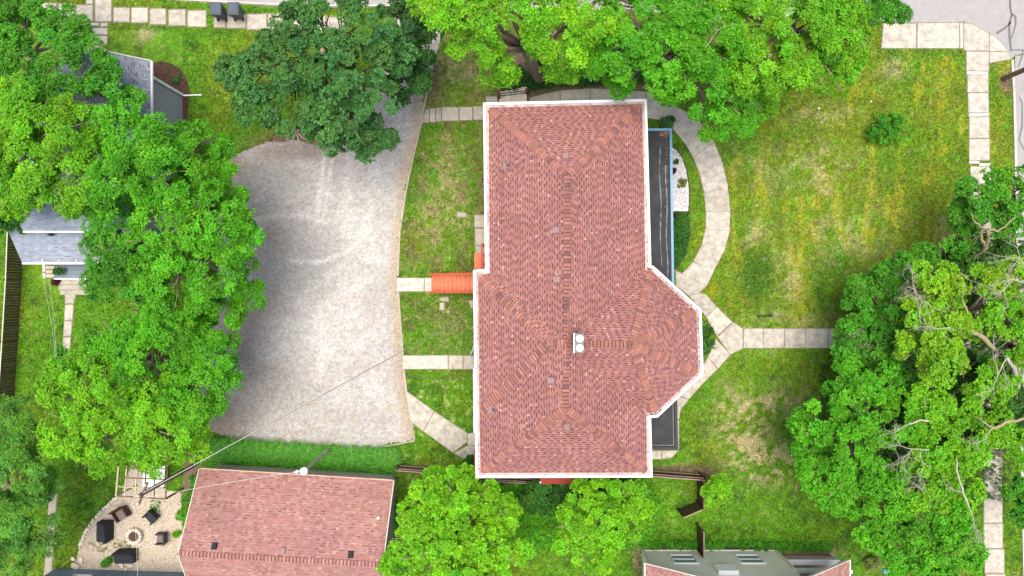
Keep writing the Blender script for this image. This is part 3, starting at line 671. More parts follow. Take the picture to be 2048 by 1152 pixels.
# streaks of grime and leaf litter on the porch roof
b = MB()
for x0, ya, yb in ((1321, 290, 540), (1333, 330, 560)):
    pts = [P(x0 + (y - 400) * .012 + math.sin(y * .05) * 1.2, y, 3.075) for y in range(ya, yb, 9)]
    for p, q in zip(pts[:-1], pts[1:]):
        w_ = random.uniform(.006, .035); b.face([(p.x - w_, p.y, 3.074), (q.x - w_, q.y, 3.074), (q.x + w_, q.y, 3.074), (p.x + w_, p.y, 3.074)])
b.build('water_stain', M['grime'], pr1)
b = MB()
for i in range(260):
    t = random.random() ** 4; p = P(1337 - abs(random.gauss(0, 5)), 264 + t * 200 + random.gauss(0, 2), 3.1)
    if i < 120: p = P(random.uniform(1318, 1338), random.uniform(263, 272), 3.1)
    a = random.uniform(0, 6.28); l = random.uniform(.02, .05); dx, dy = math.cos(a) * l, math.sin(a) * l; z = 3.075 + random.uniform(0.002, .03)
    b.face([(p.x - dx, p.y - dy, z), (p.x + dy * .6, p.y - dx * .6, z + .01), (p.x + dx, p.y + dy, z), (p.x - dy * .6, p.y + dx * .6, z)], random.choice([(.26, .16, .08), (.18, .10, .06), (.34, .26, .16), (.10, .08, .06)]))
o = b.build('dead_leaf', M['litter'], pr1); o['kind'] = 'stuff'
# orange stair on the west side
st = empty('orange_stair', P(905, 565, 0), 'orange-red painted wooden stair with railings on the west side of the house', 'stair')
nT = 10; x0 = P(864, 0, 0).x; y0 = P(0, 582, 0).y; y1 = P(0, 551, 0).y; run = .262; rise = .17
for k in range(nT):
    b = MB(); z = rise * (k + 1); b.box((x0 + run * (k + .5), (y0 + y1) / 2, z - .02), (run - .03, y1 - y0, .04)); b.build('tread', M['orange'], st)
    b = MB(); b.box((x0 + run * k + .01, (y0 + y1) / 2, z - rise / 2 - .02), (.02, y1 - y0, rise - .042)); b.build('riser', M['maroon'], st)
zt = rise * nT; xl = x0 + run * nT
b = MB(); b.box((xl + .55, (y0 + y1) / 2 + .6, zt - .03), (1.1, y1 - y0 + 1.3, .06)); b.build('landing', M['orange'], st)
for yy in (y0 - .05, y1 + .05):
    b = MB(); b.bar((x0, yy, .1), (xl, yy, zt - .06), .04, .24); b.build('stringer', M['orange_dk'], st)
    b = MB(); b.bar((x0 - .02, yy, .98), (xl + .05, yy, zt + .92), .13, .05); b.build('handrail', M['orange_dk'], st)
    b = MB(); b.bar((x0 - .02, yy, .55), (xl + .05, yy, zt + .48), .05, .09); b.build('rail', M['orange_dk'], st)
    for k in (0, .48, 1):
        b = MB(); xx = x0 + (xl - x0) * k; zz = zt * k; b.box((xx, yy, zz / 2 + .5), (.09, .09, zz + 1.0)); b.build('post', M['orange_dk'], st)
yy = y1 + 1.75
b = MB(); b.bar((xl + .5, y1 + .05, zt + .95), (xl + .5, yy, zt + .95), .12, .05); b.build('handrail', M['orange_dk'], st)
b = MB(); b.bar((xl, y1 + .05, zt + .95), (xl + .5, y1 + .05, zt + .95), .12, .05); b.build('handrail', M['orange_dk'], st)
for k in range(4):
    b = MB(); b.box((xl + .5, y1 + .05 + (yy - y1) * k / 3.1, (zt + .95) / 2), (.09, .09, zt + .95)); b.build('post', M['orange_dk'], st)
# dark red porch at the south side
sp = empty('dark_red_porch', P(1112, 962, 0), 'dark red wooden porch roof peeking out under the south eave', 'porch')
q = PX([(1080, 925), (1147, 925), (1147, 968), (1080, 968)], 2.2); b = MB(); b.prism([(p.x, p.y) for p in q], 2.1, 2.2, bottom=True); b.build('porch_roof', M['maroon'], sp)
for k in range(13):
    p0 = P(1083 + k * 5, 926, 2.22); p1 = P(1083 + k * 5, 967, 2.22); b = MB(); b.bar((p0.x, p0.y, 2.212), (p0.x, p1.y, 2.212), .03, .02); b.build('rib', M['maroon'], sp)
for a in ((1083, 962), (1143, 962)):
    p = P(*a, 2.1); b = MB(); b.box((p.x, p.y, 1.05), (.1, .1, 2.1)); b.build('post', M['maroon'], sp)
p = P(1081, 965, 2.3); b = MB(); b.tube([(p.x, p.y, 2.2), (p.x, p.y, 2.3)], .05, 10); b.build('lamp_knob', M['white'], sp)
# red back-stair corner and white downspout on the west side
b = MB(); q = PX([(949, 903), (975, 903), (975, 950), (947, 950)], 2.0); b.prism([(p.x, p.y) for p in q], 1.9, 2.0, bottom=True); o = b.build('back_landing', M['orange_dk'])
tag(o, 'red painted landing at the southwest corner of the large house', 'landing')
for a in ((950, 906), (949, 947), (972, 947)):
    p = P(*a, 2.0); c = MB(); c.box((p.x, p.y, .95), (.09, .09, 1.9)); c.build('post', M['orange_dk'], o)
b = MB(); p = P(948, 682, 5.5); b.tube([P(950, 680, 6.3), P(949, 690, 5.0), P(945, 702, 3.0), P(941, 708, .3)], .05, 8); b.build('downspout', M['white'], house)
b = MB(); q = PX([(946, 737), (956, 737), (958, 866), (947, 866)], 3.2); b.prism([(x.x, x.y) for x in q], 0, 3.2); bw = b.build('side_bay', M['white'], house)
for k in range(18):
    c = MB(); a = P(946.2 + k * .06, 740 + k * 7, 3.2); c.box((a.x + .12, a.y, 3.21), (.25, .012, .014)); c.build('batten', M['cream'], bw)

# ================================================================== PINK-ROOFED OUTBUILDING (bottom)
GE, GR = 2.7, 5.0
gar = empty('pink_roof_building', P(590, 1040, 0), 'long building with faded pink shingle roof and grey-green plank wall beside the gravel lot', 'building')
g = dict(NW=P(400, 938, GE), NE=P(787, 962, GE), RW=P(358, 1107, GR), RE=P(765, 1130, GR))
g['SW'] = g['RW'] * 2 - g['NW']; g['SE'] = g['RE'] * 2 - g['NE']; g['SW'].z = g['SE'].z = GE
dk = MB(); sb = MB()
for f in ('NW NE RE RW', 'SE SW RW RE'):
    pts = [g[k] for k in f.split()]; dk.face(ccw([tuple(p) for p in pts])); shingles(sb, pts, PINK)
groof = dk.build('roof', M['deck'], gar); o = sb.build('shingle_field', M['shingle'], groof); o['kind'] = 'stuff'
caps(groof, g['RE'], g['RW'], perp(g['RE'], g['RW'], g['NE']), perp(g['RE'], g['RW'], g['SE']), .19, [M['gcap']], .17)
d = (g['NE'] - g['NW']).normalized(); dn = (g['NW'] - g['RW']); dn.z = 0; dn.normalize()
b = MB(); b.bar(g['NW'] + dn * .03 - Vector((0, 0, .04)), g['NE'] + dn * .03 - Vector((0, 0, .04)), .07, .12); b.build('fascia', M['gutter_tan'], gar)
for a, c in (('NE', 'RE'), ('NW', 'RW'), ('SE', 'RE'), ('SW', 'RW')):
    b = MB(); sg = d * (.03 if 'E' == a[-1] else -.03); b.bar(g[a] + sg, g[c] + sg, .05, .14); b.build('rake_board', M['cream'], gar)
ins = .30
c4 = [g['NW'] - dn * ins + d * ins, g['NE'] - dn * ins - d * ins, g['SE'] + dn * ins - d * ins, g['SW'] + dn * ins + d * ins]
b = MB(); b.prism([(p.x, p.y) for p in c4], 0, GE - .02 + .15); gw = b.build('wall', M['greensiding'], gar)
for e_ in ('E', 'W'):
    i, j = (1, 2) if e_ == 'E' else (0, 3); b = MB(); r = g['R' + e_] + d * (-ins if e_ == 'E' else ins)
    b.face([(*c4[i][:2], GE), (*c4[j][:2], GE), (r.x, r.y, GR - .05)]); b.build('gable', M['greensiding'], gar)
Lw = (c4[1] - c4[0]).length; nb = 40
for k in range(nb):
    p = c4[0] + d * Lw * (k + .5) / nb + dn * .012; b = MB(); b.box((p.x, p.y, 1.35), (Lw / nb - .015, .024, 2.7), math.atan2(d.y, d.x)); b.build('plank', M['greensiding'], gw)
Le = (c4[2] - c4[1]); 
for k in range(24):
    p = c4[1] + Le * (k + .5) / 24 + d * .012; b = MB(); b.box((p.x, p.y, 1.35), (Le.length / 24 - .015, .024, 2.7), math.atan2(Le.y, Le.x)); b.build('plank', M['greensiding'], gw)
kk = plane_fit([g[k] for k in ('NW', 'NE', 'RE', 'RW')]); gn = Vector((-kk[0], -kk[1], 1)).normalized()
def on_groof(px, py, dz=.1):
    z = 4
    for _ in range(6): p = P(px, py, z + dz); z = kk[0] * p.x + kk[1] * p.y + kk[2]
    return Vector((p.x, p.y, z))
for (px, py), mm in (((428, 1094), 'black'), ((565, 1104), 'ventpink'), ((701, 1111), 'black')):
    p = on_groof(px, py); b = MB(); t = d; v = gn.cross(t)
    c8 = [[p + t * a * .12 + v * k * .14 + gn * h for a, k in ((-1, -1), (1, -1), (1, 1), (-1, 1))] for h in (0, .15)]
    for k in range(4): b.face([c8[0][k], c8[0][(k + 1) % 4], c8[1][(k + 1) % 4], c8[1][k]])
    b.face(c8[1]); o = b.build('roof_vent', M[mm], groof)
    c = MB(); c.face([p + t * a * .15 + v * k * .18 + gn * .042 for a, k in ((-1, -1), (1, -1), (1, 1), (-1, 1))]); c.build('flashing', M[mm], o)
p = on_groof(758, 1033); b = MB(); b.tube([p, p + Vector((0, 0, .35))], .075, 10); b.build('vent_pipe', M['white'], groof)
exg([(398, 930), (790, 945), (790, 1200), (330, 1200)])

# ================================================================== GREY HOUSE (left)
gh = empty('grey_house', (-22.5, 7, 0), 'grey shingled house partly hidden under the trees at the left', 'house')
ez, rz = 4.3, 6.75
g2 = dict(NE=P(301, 123, ez), NR=P(150, 92, rz)); g2['NE'].x = -19.45
yN = g2['NE'].y; xE = g2['NE'].x; xR = g2['NR'].x; xW = 2 * xR - xE; yS = 3.0
def V3(x, y, z): return Vector((x, y, z))
dk = MB(); sb = MB()
for pts in ([V3(xE, yS + 2.5, ez), V3(xE, yN, ez), V3(xR, yN, rz), V3(xR, yS + 2.5, rz)], [V3(xW, yN, ez), V3(xW, yS + 2.5, ez), V3(xR, yS + 2.5, rz), V3(xR, yN, rz)]):
    dk.face(ccw([tuple(p) for p in pts])); shingles(sb, pts, GREY)
e2 = 4.5; yU = P(0, 462, e2).y; xU0 = P(47, 0, e2).x; xU1 = xE
up = [V3(xU0, yU, e2), V3(xU1, yU, e2), V3(xU1, yU + 2.9, e2 + 2.0), V3(xU0 - .0, yU + 2.9, e2 + 2.0)]
up2 = [V3(xU1, yU + 5.8, e2), V3(xU0, yU + 5.8, e2), up[3], up[2]]
for pts in (up, up2): dk.face(ccw([tuple(p) for p in pts])); shingles(sb, pts, LGREY)
ea = 2.75; yA = P(0, 525, ea).y; xA0 = P(45, 0, ea).x; xA1 = P(250, 0, ea).x
aw = [V3(xA0, yA, ea), V3(xA1, yA, ea), V3(xA1, yU + .3, 4.0), V3(xA0, yU + .3, 4.0)]
dk.face([tuple(p) for p in aw]); shingles(sb, aw, LGREY)
ghr = dk.build('roof', M['gdeck'], gh); o = sb.build('shingle_field', M['shingle'], ghr); o['kind'] = 'stuff'
for a, c in ((V3(xE + .06, yS + 2.5, ez), V3(xE + .06, yN, ez)), (V3(xU0, yU - .05, e2), V3(xU1, yU - .05, e2)), (V3(xA0, yA - .05, ea), V3(xA1, yA - .05, ea))):
    b = MB(); b.bar(a, c, .1, .1); b.build('gutter', M['white'], gh)
for k in range(7):
    x = xA0 + 1.2 + k * .95; b = MB(); b.bar((x, yA - .03, ea + .08), (x, yA + .3, ea + .18), .035, .02); b.build('gutter_strap', M['white'], gh)
for k in range(6):
    y = yN - .5 - k * .55; b = MB(); b.bar((xE + .05, y, ez + .08), (xE - .3, y, ez + .36), .02, .03); b.build('gutter_strap', M['white'], gh)
b = MB(); b.bar(V3(xE, yN + .03, ez), V3(xR, yN + .03, rz), .05, .16); b.build('rake_board', M['white'], gh)
b = MB(); p = P(101, 466, 4.1); b.box((p.x, p.y - .05, 4.1), (.14, .2, .3)); b.build('roof_vent', M['black'], ghr)
wx = P(366, 190).x; wy = P(366, 190).y
b = MB(); b.prism([(xW + .3, yS + .3), (wx, yS + .3), (wx, wy), (xW + .3, wy)], 0, ez - .05); b.prism([(xU0 + .3, yU + .3), (xW + .3, yU + .3), (xW + .3, yU + 5.5), (xU0 + .3, yU + 5.5)], 0, e2 - .1); ghw = b.build('wall', M['greysiding'], gh)
b = MB(); b.face([(wx, wy - .003, ez - .05), (xW + .3, wy - .003, ez - .05), (xR, wy - .003, rz - .2)]); b.build('gable', M['greysiding'], gh)
for k in range(36):                                    # lap siding on the east wall
    z = .1 + k * .115; b = MB(); y0_, y1_ = yS + .3, wy
    b.face([(wx + .022, y0_, z), (wx + .022, y1_, z), (wx + .003, y1_, z + .115), (wx + .003, y0_, z + .115)]); b.face([(wx, y0_, z), (wx, y1_, z), (wx + .022, y1_, z), (wx + .022, y0_, z)])
    b.build('siding_board', M['greysiding'], ghw)
b = MB(); b.box((wx + .02, wy, 2.1), (.12, .1, 4.2)); b.build('corner_board', M['white'], gh)
b = MB(); b.tube([(wx + .1, wy - .1, 4.2), (wx + .1, wy - .1, .25), (wx + .3, wy - .05, .1), (wx + 1.15, wy - .02, .08)], .05, 8); b.build('downspout', M['white'], gh)
window(ghw, (wx + .02, wy - 3.2, 2.0), (1, 0, 0), .9, 1.3)
# porch deck, railing and steps of the grey house
pz = .6
dx0, dx1 = P(108, 0, pz).x, P(250, 0, pz).x; dy0, dy1 = P(0, 556, pz).y, yU + .2
for k in range(11):
    w_ = (dy1 - dy0) / 11; b = MB(); b.box(((dx0 + dx1) / 2, dy0 + w_ * (k + .5), pz - .02), (dx1 - dx0, w_ - .012, .04)); b.build('deck_board', M['greydeck'], gh)
b = MB(); b.box(((dx0 + dx1) / 2, dy0 - .05, pz - .12), (dx1 - dx0, .08, .3)); b.build('deck_trim', M['white'], gh)
b = MB(); b.box((dx0 + .0, (dy0 + yA) / 2 - .1, pz + .85), (.08, .09, .06)); 
b.bar((dx0, dy0, pz + .85), (dx0, dy1, pz + .85), .09, .06); b.build('railing', M['white'], gh)
for k in range(12):
    y = dy0 + (dy1 - dy0) * k / 11; b = MB(); b.box((dx0, y, pz + .42), (.05, .05, .84)); b.build('baluster', M['white'], gh)
sx0, sx1 = P(117, 0, .3).x, P(170, 0, .3).x
for k in range(3):
    z = .15 * (3 - k); y = dy0 - .1 - .30 * (k + .5); b = MB(); b.box(((sx0 + sx1) / 2 + .04 * k, y, z / 2), (sx1 - sx0 + .08 * k, .285, z)); b.build('step', M['concrete_old'], gh)
exg([(60, 540), (190, 525), (190, 590), (100, 590)]); exg([(40, 60), (366, 60), (366, 480), (40, 480)])
# shallow ramp edge left of the deck
b = MB(); q = PX([(84, 530), (108, 530), (108, 556), (86, 556)], .3); b.prism([(p.x, p.y) for p in q], 0, .3); o = b.build('landing', M['palewood'], gh)
# ================================================================== GREIGE HOUSE (bottom right)
bh = empty('greige_house', P(1490, 1150, 0), 'greige house with two slanted-looking windows and pinkish roof at the bottom edge', 'house')
yw = P(0, 1099).y; x0, x1 = P(1285, 0).x, P(1549, 0).x; ezb = 3.0; xl_ = P(1290, 0, ezb).x; xr_ = P(1699, 0, ezb).x; ye = P(0, 1127, ezb).y; ye2 = P(0, 1120, ezb).y
xm = (xl_ + xr_) / 2; rzb = 7.2
b = MB(); b.prism([(x0, yw), (x1, yw), (x1, yw - 9), (x0, yw - 9)], 0, ezb); bw = b.build('wall', M['greige'], bh)
b = MB(); b.face([(x0, yw, ezb), (x1, yw, ezb), (x1, yw, ezb + 2.6), (xm, yw, rzb - .3), ][::-1]); b.build('gable', M['greige'], bh)
yf = yw + .12
dk = MB(); sb = MB()
for pts in ([V3(xl_, yf - 9.5, ezb), V3(xm, yf - 9.5, rzb), V3(xm, ye, rzb), V3(xl_, ye, ezb)], [V3(xr_, yf - 9.5, ezb), V3(xm, yf - 9.5, rzb), V3(xm, ye2, rzb), V3(xr_, ye2, ezb)]):
    dk.face(ccw([tuple(p) for p in pts])); shingles(sb, pts, PINK)
r_ = dk.build('roof', M['deck'], bh); o = sb.build('shingle_field', M['shingle'], r_); o['kind'] = 'stuff'
for xa, ya in ((xl_, ye), (xr_, ye2)):
    b = MB(); b.bar((xa, ya + .04, ezb), (xm, ya + .04, rzb), .05, .16); b.build('rake_board', M['cream'], bh)
    b = MB(); b.bar((xa, ya + .04, ezb), (xa, ya - 9, ezb), .1, .1); b.build('gutter', M['white'], bh)
for xa in (x0, x1): b = MB(); b.box((xa, yw, 1.5), (.16, .12, 3.0)); b.build('corner_board', M['cream'], bh)
b = MB(); b.box(((x0 + x1) / 2, yw + .03, .12), (x1 - x0, .06, .2)); b.build('base_board', M['cream'], bh)
for a in (1346, 1478):
    window(bw, (P(a, 0, 1.5).x + .6, yw + .01, 1.55), (0, 1, 0), 1.25, 1.15)
b = MB(); p = P(1450, 0, 3.4); b.box((p.x + .1, yw + .12, 3.3), (1.1, .24, .9)); b.build('window_unit', M['white'], bh)
b = MB(); b.box((p.x + .1, yw + .12, 2.84), (.5, .1, .03)); b.build('unit_vent', M['black'], bh)
# side porch
x2 = P(1660, 0).x
b = MB(); b.prism([(x1 + .1, yw - .25), (x2, yw - .25), (x2, yw - 3), (x1 + .1, yw - 3)], 0, .4); b.build('porch_floor', M['fencetop'], bh)
b = MB(); b.bar((x1 + .1, yw - .3, 1.15), (x2, yw - .3, 1.15), .3, .16); b.build('porch_rail', M['white'], bh)
b = MB(); b.bar((x1 + .1, yw - .3, 2.4), (x2, yw - .3, 2.4), .12, .5); b.build('porch_beam', M['white'], bh)
for xx in (x2, x1 + .15): b = MB(); b.box((xx, yw - .3, 1.3), (.18, .18, 2.6)); b.build('porch_post', M['white'], bh)
for px in (1315, 1460, 1503): 
    p = P(px, 1096); b = MB(); b.box((p.x, yw + .12, .1), (1.0, .1, .16)); b.build('window_well', M['black'], bh)
exg([(1283, 1097), (1665, 1103), (1700, 1300), (1283, 1300)])
# ================================================================== BLUE-GREY BUILDING (bottom left)
bb = empty('blue_grey_building', P(240, 1170, 0), 'blue-grey sided building at the bottom edge behind the fire pit', 'building')
p0, p1 = P(112, 1137), P(372, 1144); b = MB(); b.prism([(p0.x, p0.y), (p1.x, p1.y), (p1.x, p1.y - 6), (p0.x, p0.y - 6)], 0, 3); bbw = b.build('wall', M['bluesiding'], bb)
d = (p1 - p0).normalized(); n = Vector((-d.y, d.x, 0)); rr = math.atan2(d.y, d.x); Lb = (p1 - p0).length
for k in range(20):
    z = .1 + k * .145; a = p0 + n * .022; c = p1 + n * .022; b = MB(); b.face([(c.x, c.y, z), (a.x, a.y, z), (p0.x + n.x * .004, p0.y + n.y * .004, z + .145), (p1.x + n.x * .004, p1.y + n.y * .004, z + .145)]); b.build('siding_board', M['bluesiding'], bbw)
window(bbw, p0 + d * 2.2 + Vector((0, 0, 1.5)), n, .9, 1.1)
b = MB(); a = p0 - n * 2.9 - d * .3; c = p1 - n * 2.9 + d * .3
b.face([(p0 - d * .3 + n * .3).to_tuple()[:2] + (2.9,), (a.x, a.y, 5), (c.x, c.y, 5), (p1 + d * .3 + n * .3).to_tuple()[:2] + (2.9,)][::-1])
b.face([(p0 - d * .3 - n * 6.2).to_tuple()[:2] + (2.9,), (a.x, a.y, 5), (c.x, c.y, 5), (p1 + d * .3 - n * 6.2).to_tuple()[:2] + (2.9,)]); b.build('roof', M['gdeck'], bb)
exg([(112, 1137), (372, 1144), (372, 1300), (100, 1300)])
# ================================================================== FENCES
def fence(name, label, pts, h, m, mtop, bw=.14, rails=(), cap=True, side=1):
    q = PX(pts); root = empty(name, q[0], label, 'fence')
    for a, c in zip(q[:-1], q[1:]):
        d = c - a; L_ = d.length; d.normalize(); n_ = max(1, int(L_ / bw)); ang = math.atan2(d.y, d.x); nn = Vector((-d.y, d.x, 0)) * side
        bm_ = MB(); w_ = L_ / n_; bm_.box((0, 0, h / 2), (w_ - .012, .022, h)); me = bpy.data.meshes.new('board'); me.from_pydata(bm_.v, [], bm_.f); me.materials.append(m); me.update()
        for k in range(n_):
            o = link('board', me, root); o.matrix_basis = Matrix.Translation(a + d * w_ * (k + .5) + Vector((0, 0, random.uniform(-.012, .012)))) @ Matrix.Rotation(ang + random.uniform(-.03, .03), 4, 'Z')
        for z in rails: b = MB(); b.bar(a + nn * .045 + Vector((0, 0, z)), c + nn * .045 + Vector((0, 0, z)), .05, .09); b.build('rail', mtop, root)
        if cap: b = MB(); b.bar(a + Vector((0, 0, h + .025)), c + Vector((0, 0, h + .025)), .06, .03); b.build('cap_rail', mtop, root)
        np_ = max(1, int(L_ / 2.2))
        for k in range(np_ + 1):
            p = a + d * L_ * k / np_ + nn * .07; b = MB(); b.box((p.x, p.y, h / 2 + .03), (.09, .09, h + .06), ang); b.build('post', m, root)
    return root
fence('wood_fence', 'tall weathered brown wooden fence along the far left lawn', [(47, 455), (43, 560), (36, 680), (28, 800), (22, 900)], 1.3, M['oldfence'], M['paleedge'], .16, side=-1)
fence('yard_fence', 'dark brown fence between the large house and the small round tree', [(1295, 939), (1398, 947)], 1.5, M['fence'], M['fencetop'], rails=(.4, 1.2))
fence('yard_fence', 'dark brown fence running south from the fence corner to the open gate', [(1394, 949), (1394, 1002)], 1.5, M['fence'], M['fencetop'], side=-1)
fence('gate', 'open dark brown wooden gate swung into the grass', [(1394, 1002), (1355, 1019)], 1.5, M['fence'], M['fencetop'], cap=True, side=-1)['category'] = 'gate'
fence('yard_fence', 'dark brown fence between the open gate and the greige house', [(1394, 1046), (1394, 1094)], 1.5, M['fence'], M['fencetop'], side=-1)
fence('yard_fence', 'dark brown fence behind the bright tree beside the pink-roofed building', [(800, 929), (862, 934), (950, 949)], 1.35, M['fence'], M['fencetop'], rails=(.4, 1.1))
fence('yard_fence', 'dark brown fence running close under the south eave of the large house', [(951, 949), (1075, 957)], 1.2, M['fence'], M['fencetop'], rails=(.4, 1.0))

# ================================================================== FIRE PIT PATIO
def stone_mesh(r, seed, flat=.6):
    bm = bmesh.new(); bmesh.ops.create_icosphere(bm, subdivisions=1, radius=r); rr = random.Random(seed)
    for v in bm.verts: v.co *= rr.uniform(.75, 1.15); v.co.z *= flat
    me = bpy.data.meshes.new('stone'); bm.to_mesh(me); bm.free(); me.materials.append(M['stone']); return me
sm = [stone_mesh(.14, k) for k in range(6)]
eg = empty('stone_edging', P(200, 1030), 'curved row of pale stones edging the fire pit patio', 'stone edging')
path = [(241, 990), (230, 998), (219, 1008), (208, 1018), (198, 1028), (188, 1040), (180, 1051), (172, 1063), (167, 1075), (163, 1086), (159, 1098)]
acc = 0
for a, c in zip(path[:-1], path[1:]):
    for k in range(2):
        p = P(*a).lerp(P(*c), k / 2 + random.uniform(-.1, .1)); o = link('stone', random.choice(sm), eg)
        o.matrix_basis = Matrix.Translation(p + Vector((0, 0, .06)) - Vector(eg.location) * 0) @ Matrix.Rotation(random.uniform(0, 6), 4, 'Z') @ Matrix.Diagonal((random.uniform(.8, 1.5), random.uniform(.6, .95), 1, 1))
for i, (px, py, s_, lab) in enumerate(((150, 1130, 1.5, 'large pale rock at the left end of the stone edging'), (163, 1120, 1.2, 'pale rock between two others at the end of the stone edging'), (148, 1117, 1.0, 'small pale rock at the top of the rock group by the stone edging'), (157, 1133, 1.1, 'pale rock nearest the blue-grey building wall'),
                                       (245, 1130, 1.1, 'pale rock below the black covered loveseat'), (262, 1132, 1.3, 'flat pale rock right of another below the covered loveseat'), (253, 1138, .9, 'small rock close to the wall below the covered loveseat'))):
    o = link('rock', sm[i % 6]); o.matrix_basis = Matrix.Translation(P(px, py) + Vector((0, 0, .07))) @ Matrix.Rotation(i * 1.3, 4, 'Z') @ Matrix.Diagonal((s_ * 1.3, s_, s_, 1)); tag(o, lab, 'rock', 'rocks around the patio')
fp = P(272, 1070); fire = empty('fire_pit', fp, 'round fire pit ring of pale stone blocks', 'fire pit')
for k in range(12):
    for lay in range(2):
        a0 = 2 * math.pi * (k + lay * .5) / 12 + .02; a1 = 2 * math.pi * (k + 1 + lay * .5) / 12 - .02; b = MB()
        b.prism([(fp.x + r * math.cos(t), fp.y + r * math.sin(t)) for r, t in ((.30, a0), (.47, a0), (.49, (a0 + a1) / 2), (.47, a1), (.30, a1))], lay * .15 + .01, lay * .15 + .155, bev=.015); b.build('block', M['stone'], fire)
b = MB(); b.tube([(fp.x, fp.y, .015), (fp.x, fp.y, .06)], .29, 20); b.build('ash_bed', M['mulch'], fire)
def armchair(px, py, rz, label, mframe, mseat, s_=1.0):
    p = P(px, py); r = empty('armchair', p, label, 'chair', 'armchairs around the fire pit')
    Rm = Matrix.Translation(p) @ Matrix.Rotation(rz, 4, 'Z') @ Matrix.Scale(s_, 4)
    def bx(name, c, d, m, rx=0):
        b = MB(); b.box((0, 0, 0), d); bm = bmesh.new(); me = bpy.data.meshes.new(name); me.from_pydata(b.v, [], b.f); bm.from_mesh(me); bmesh.ops.remove_doubles(bm, verts=bm.verts, dist=1e-5)
        bmesh.ops.bevel(bm, geom=bm.edges[:], offset=min(d) * .2, segments=2, affect='EDGES'); bm.to_mesh(me); bm.free(); me.materials.append(m)
        o = bpy.data.objects.new(name, me); C.objects.link(o); o.parent = r; o.matrix_parent_inverse = PINV(r); o.matrix_basis = Rm @ Matrix.Translation(c) @ Matrix.Rotation(rx, 4, 'X'); return o
    bx('seat', (0, .0, .36), (.56, .60, .14), mseat); bx('backrest', (0, .34, .60), (.72, .10, .62), mframe, -.18)
    for a in (-1, 1): bx('armrest', (a * .34, 0, .42), (.10, .66, .44), mframe)
    for a in (-1, 1):
        for c in (-1, 1): bx('leg', (a * .33, c * .27, .11), (.06, .06, .22), mframe)
    return r
armchair(250, 1024, .55, 'brown wicker armchair turned towards the fire pit', M['wicker'], M['greywood'], 1.0)
armchair(308, 1030, -.75, 'black armchair at an angle at the upper right of the fire pit', M['cover'], M['cover'], .9)
armchair(328, 1073, -1.57, 'small dark chair with taupe seat right of the fire pit', M['black'], M['greywood'], .85)
def covered(px, py, rz, label, L_=1.15):
    p = P(px, py); r = empty('covered_loveseat', p, label, 'covered seat', 'seats under black covers'); c, s_ = math.cos(rz), math.sin(rz)
    prof = [(-.36, 0), (-.34, .55), (-.30, .60), (.12, .66), (.2, .9), (.33, .92), (.38, .85), (.40, 0)]
    bm = bmesh.new(); rings = []
    for t in (-L_ / 2, -L_ / 2 + .06, -L_ / 6, L_ / 6, L_ / 2 - .06, L_ / 2):
        f = .94 if abs(t) > L_ / 2 - .01 else 1.0
        rings.append([bm.verts.new((p.x + t * c - y * f * s_, p.y + t * s_ + y * f * c, max(.005, z * (f if z > .1 else 1) + (random.uniform(-.02, .02) if z > .1 else 0)))) for y, z in prof])
    for a, e_ in zip(rings[:-1], rings[1:]):
        for k in range(len(prof) - 1): bm.faces.new((a[k], e_[k], e_[k + 1], a[k + 1]))
    bm.faces.new(rings[0]); bm.faces.new(list(reversed(rings[-1])))
    bmesh.ops.recalc_face_normals(bm, faces=bm.faces); me = bpy.data.meshes.new('cover'); bm.to_mesh(me); bm.free(); me.materials.append(M['cover']); link('cover', me, r)
    for a in (-1, 1):
        for e_ in (-.28, .30):
            b = MB(); t = a * (L_ / 2 - .1); b.box((p.x + t * c - e_ * s_, p.y + t * s_ + e_ * c, .15), (.05, .05, .3)); b.build('leg', M['black'], r)
covered(215, 1058, math.pi / 2 + math.pi, 'black covered loveseat left of the fire pit')
covered(258, 1109, .02, 'black covered loveseat below the fire pit near the wall')
# pergola frame and white table
pg = empty('pergola', P(285, 960), 'thin open pergola frame of pale and dark beams above the patio', 'pergola')
zq = 2.2; cr = dict(a=(238, 922), b=(336, 922), c=(331, 998), d=(232, 992))
def pbar(p, q, w_, m, name='beam', z=zq): b = MB(); b.bar(P(*p, z), P(*q, z), w_, .06); b.build(name, m, pg)
pbar(cr['a'], cr['d'], .07, M['palewood']); pbar((254, 922), (250, 992), .06, M['palewood'], z=2.26); pbar((275, 922), (270, 994), .07, M['palewood'], z=2.26); pbar((293, 922), (290, 975), .05, M['pole'], z=2.26); pbar((310, 940), (308, 996), .05, M['pole'], z=2.26); pbar(cr['b'], cr['c'], .07, M['pole'])
pbar((236, 973), (333, 978), .045, M['palewood'], z=2.32); pbar(cr['d'], cr['c'], .06, M['pole'], z=2.14); pbar((240, 955), (335, 959), .05, M['pole'], z=2.32); pbar(cr['a'], cr['b'], .06, M['pole'], z=2.14); pbar((238, 936), (336, 938), .045, M['pole'], z=2.32)
for k, m in (('a', 'palewood'), ('b', 'pole'), ('c', 'pole'), ('d', 'palewood')):
    p = P(*cr[k], zq); b = MB(); b.box((p.x, p.y, 1.08), (.08, .08, 2.16)); b.build('post', M[m], pg)
tb = empty('white_table', P(308, 953), 'white square-topped table under the pergola', 'table')
q = PX([(287, 932), (330, 932), (328, 974), (284, 974)], .85); b = MB(); b.prism([(p.x, p.y) for p in q], .80, .85, bottom=True, bev=.01); b.build('table_top', M['white'], tb)
for a in ((290, 935), (326, 935), (325, 971), (288, 971)):
    p = P(*a, .8); b = MB(); b.box((p.x, p.y, .4), (.07, .07, .8)); b.build('leg', M['white'], tb)
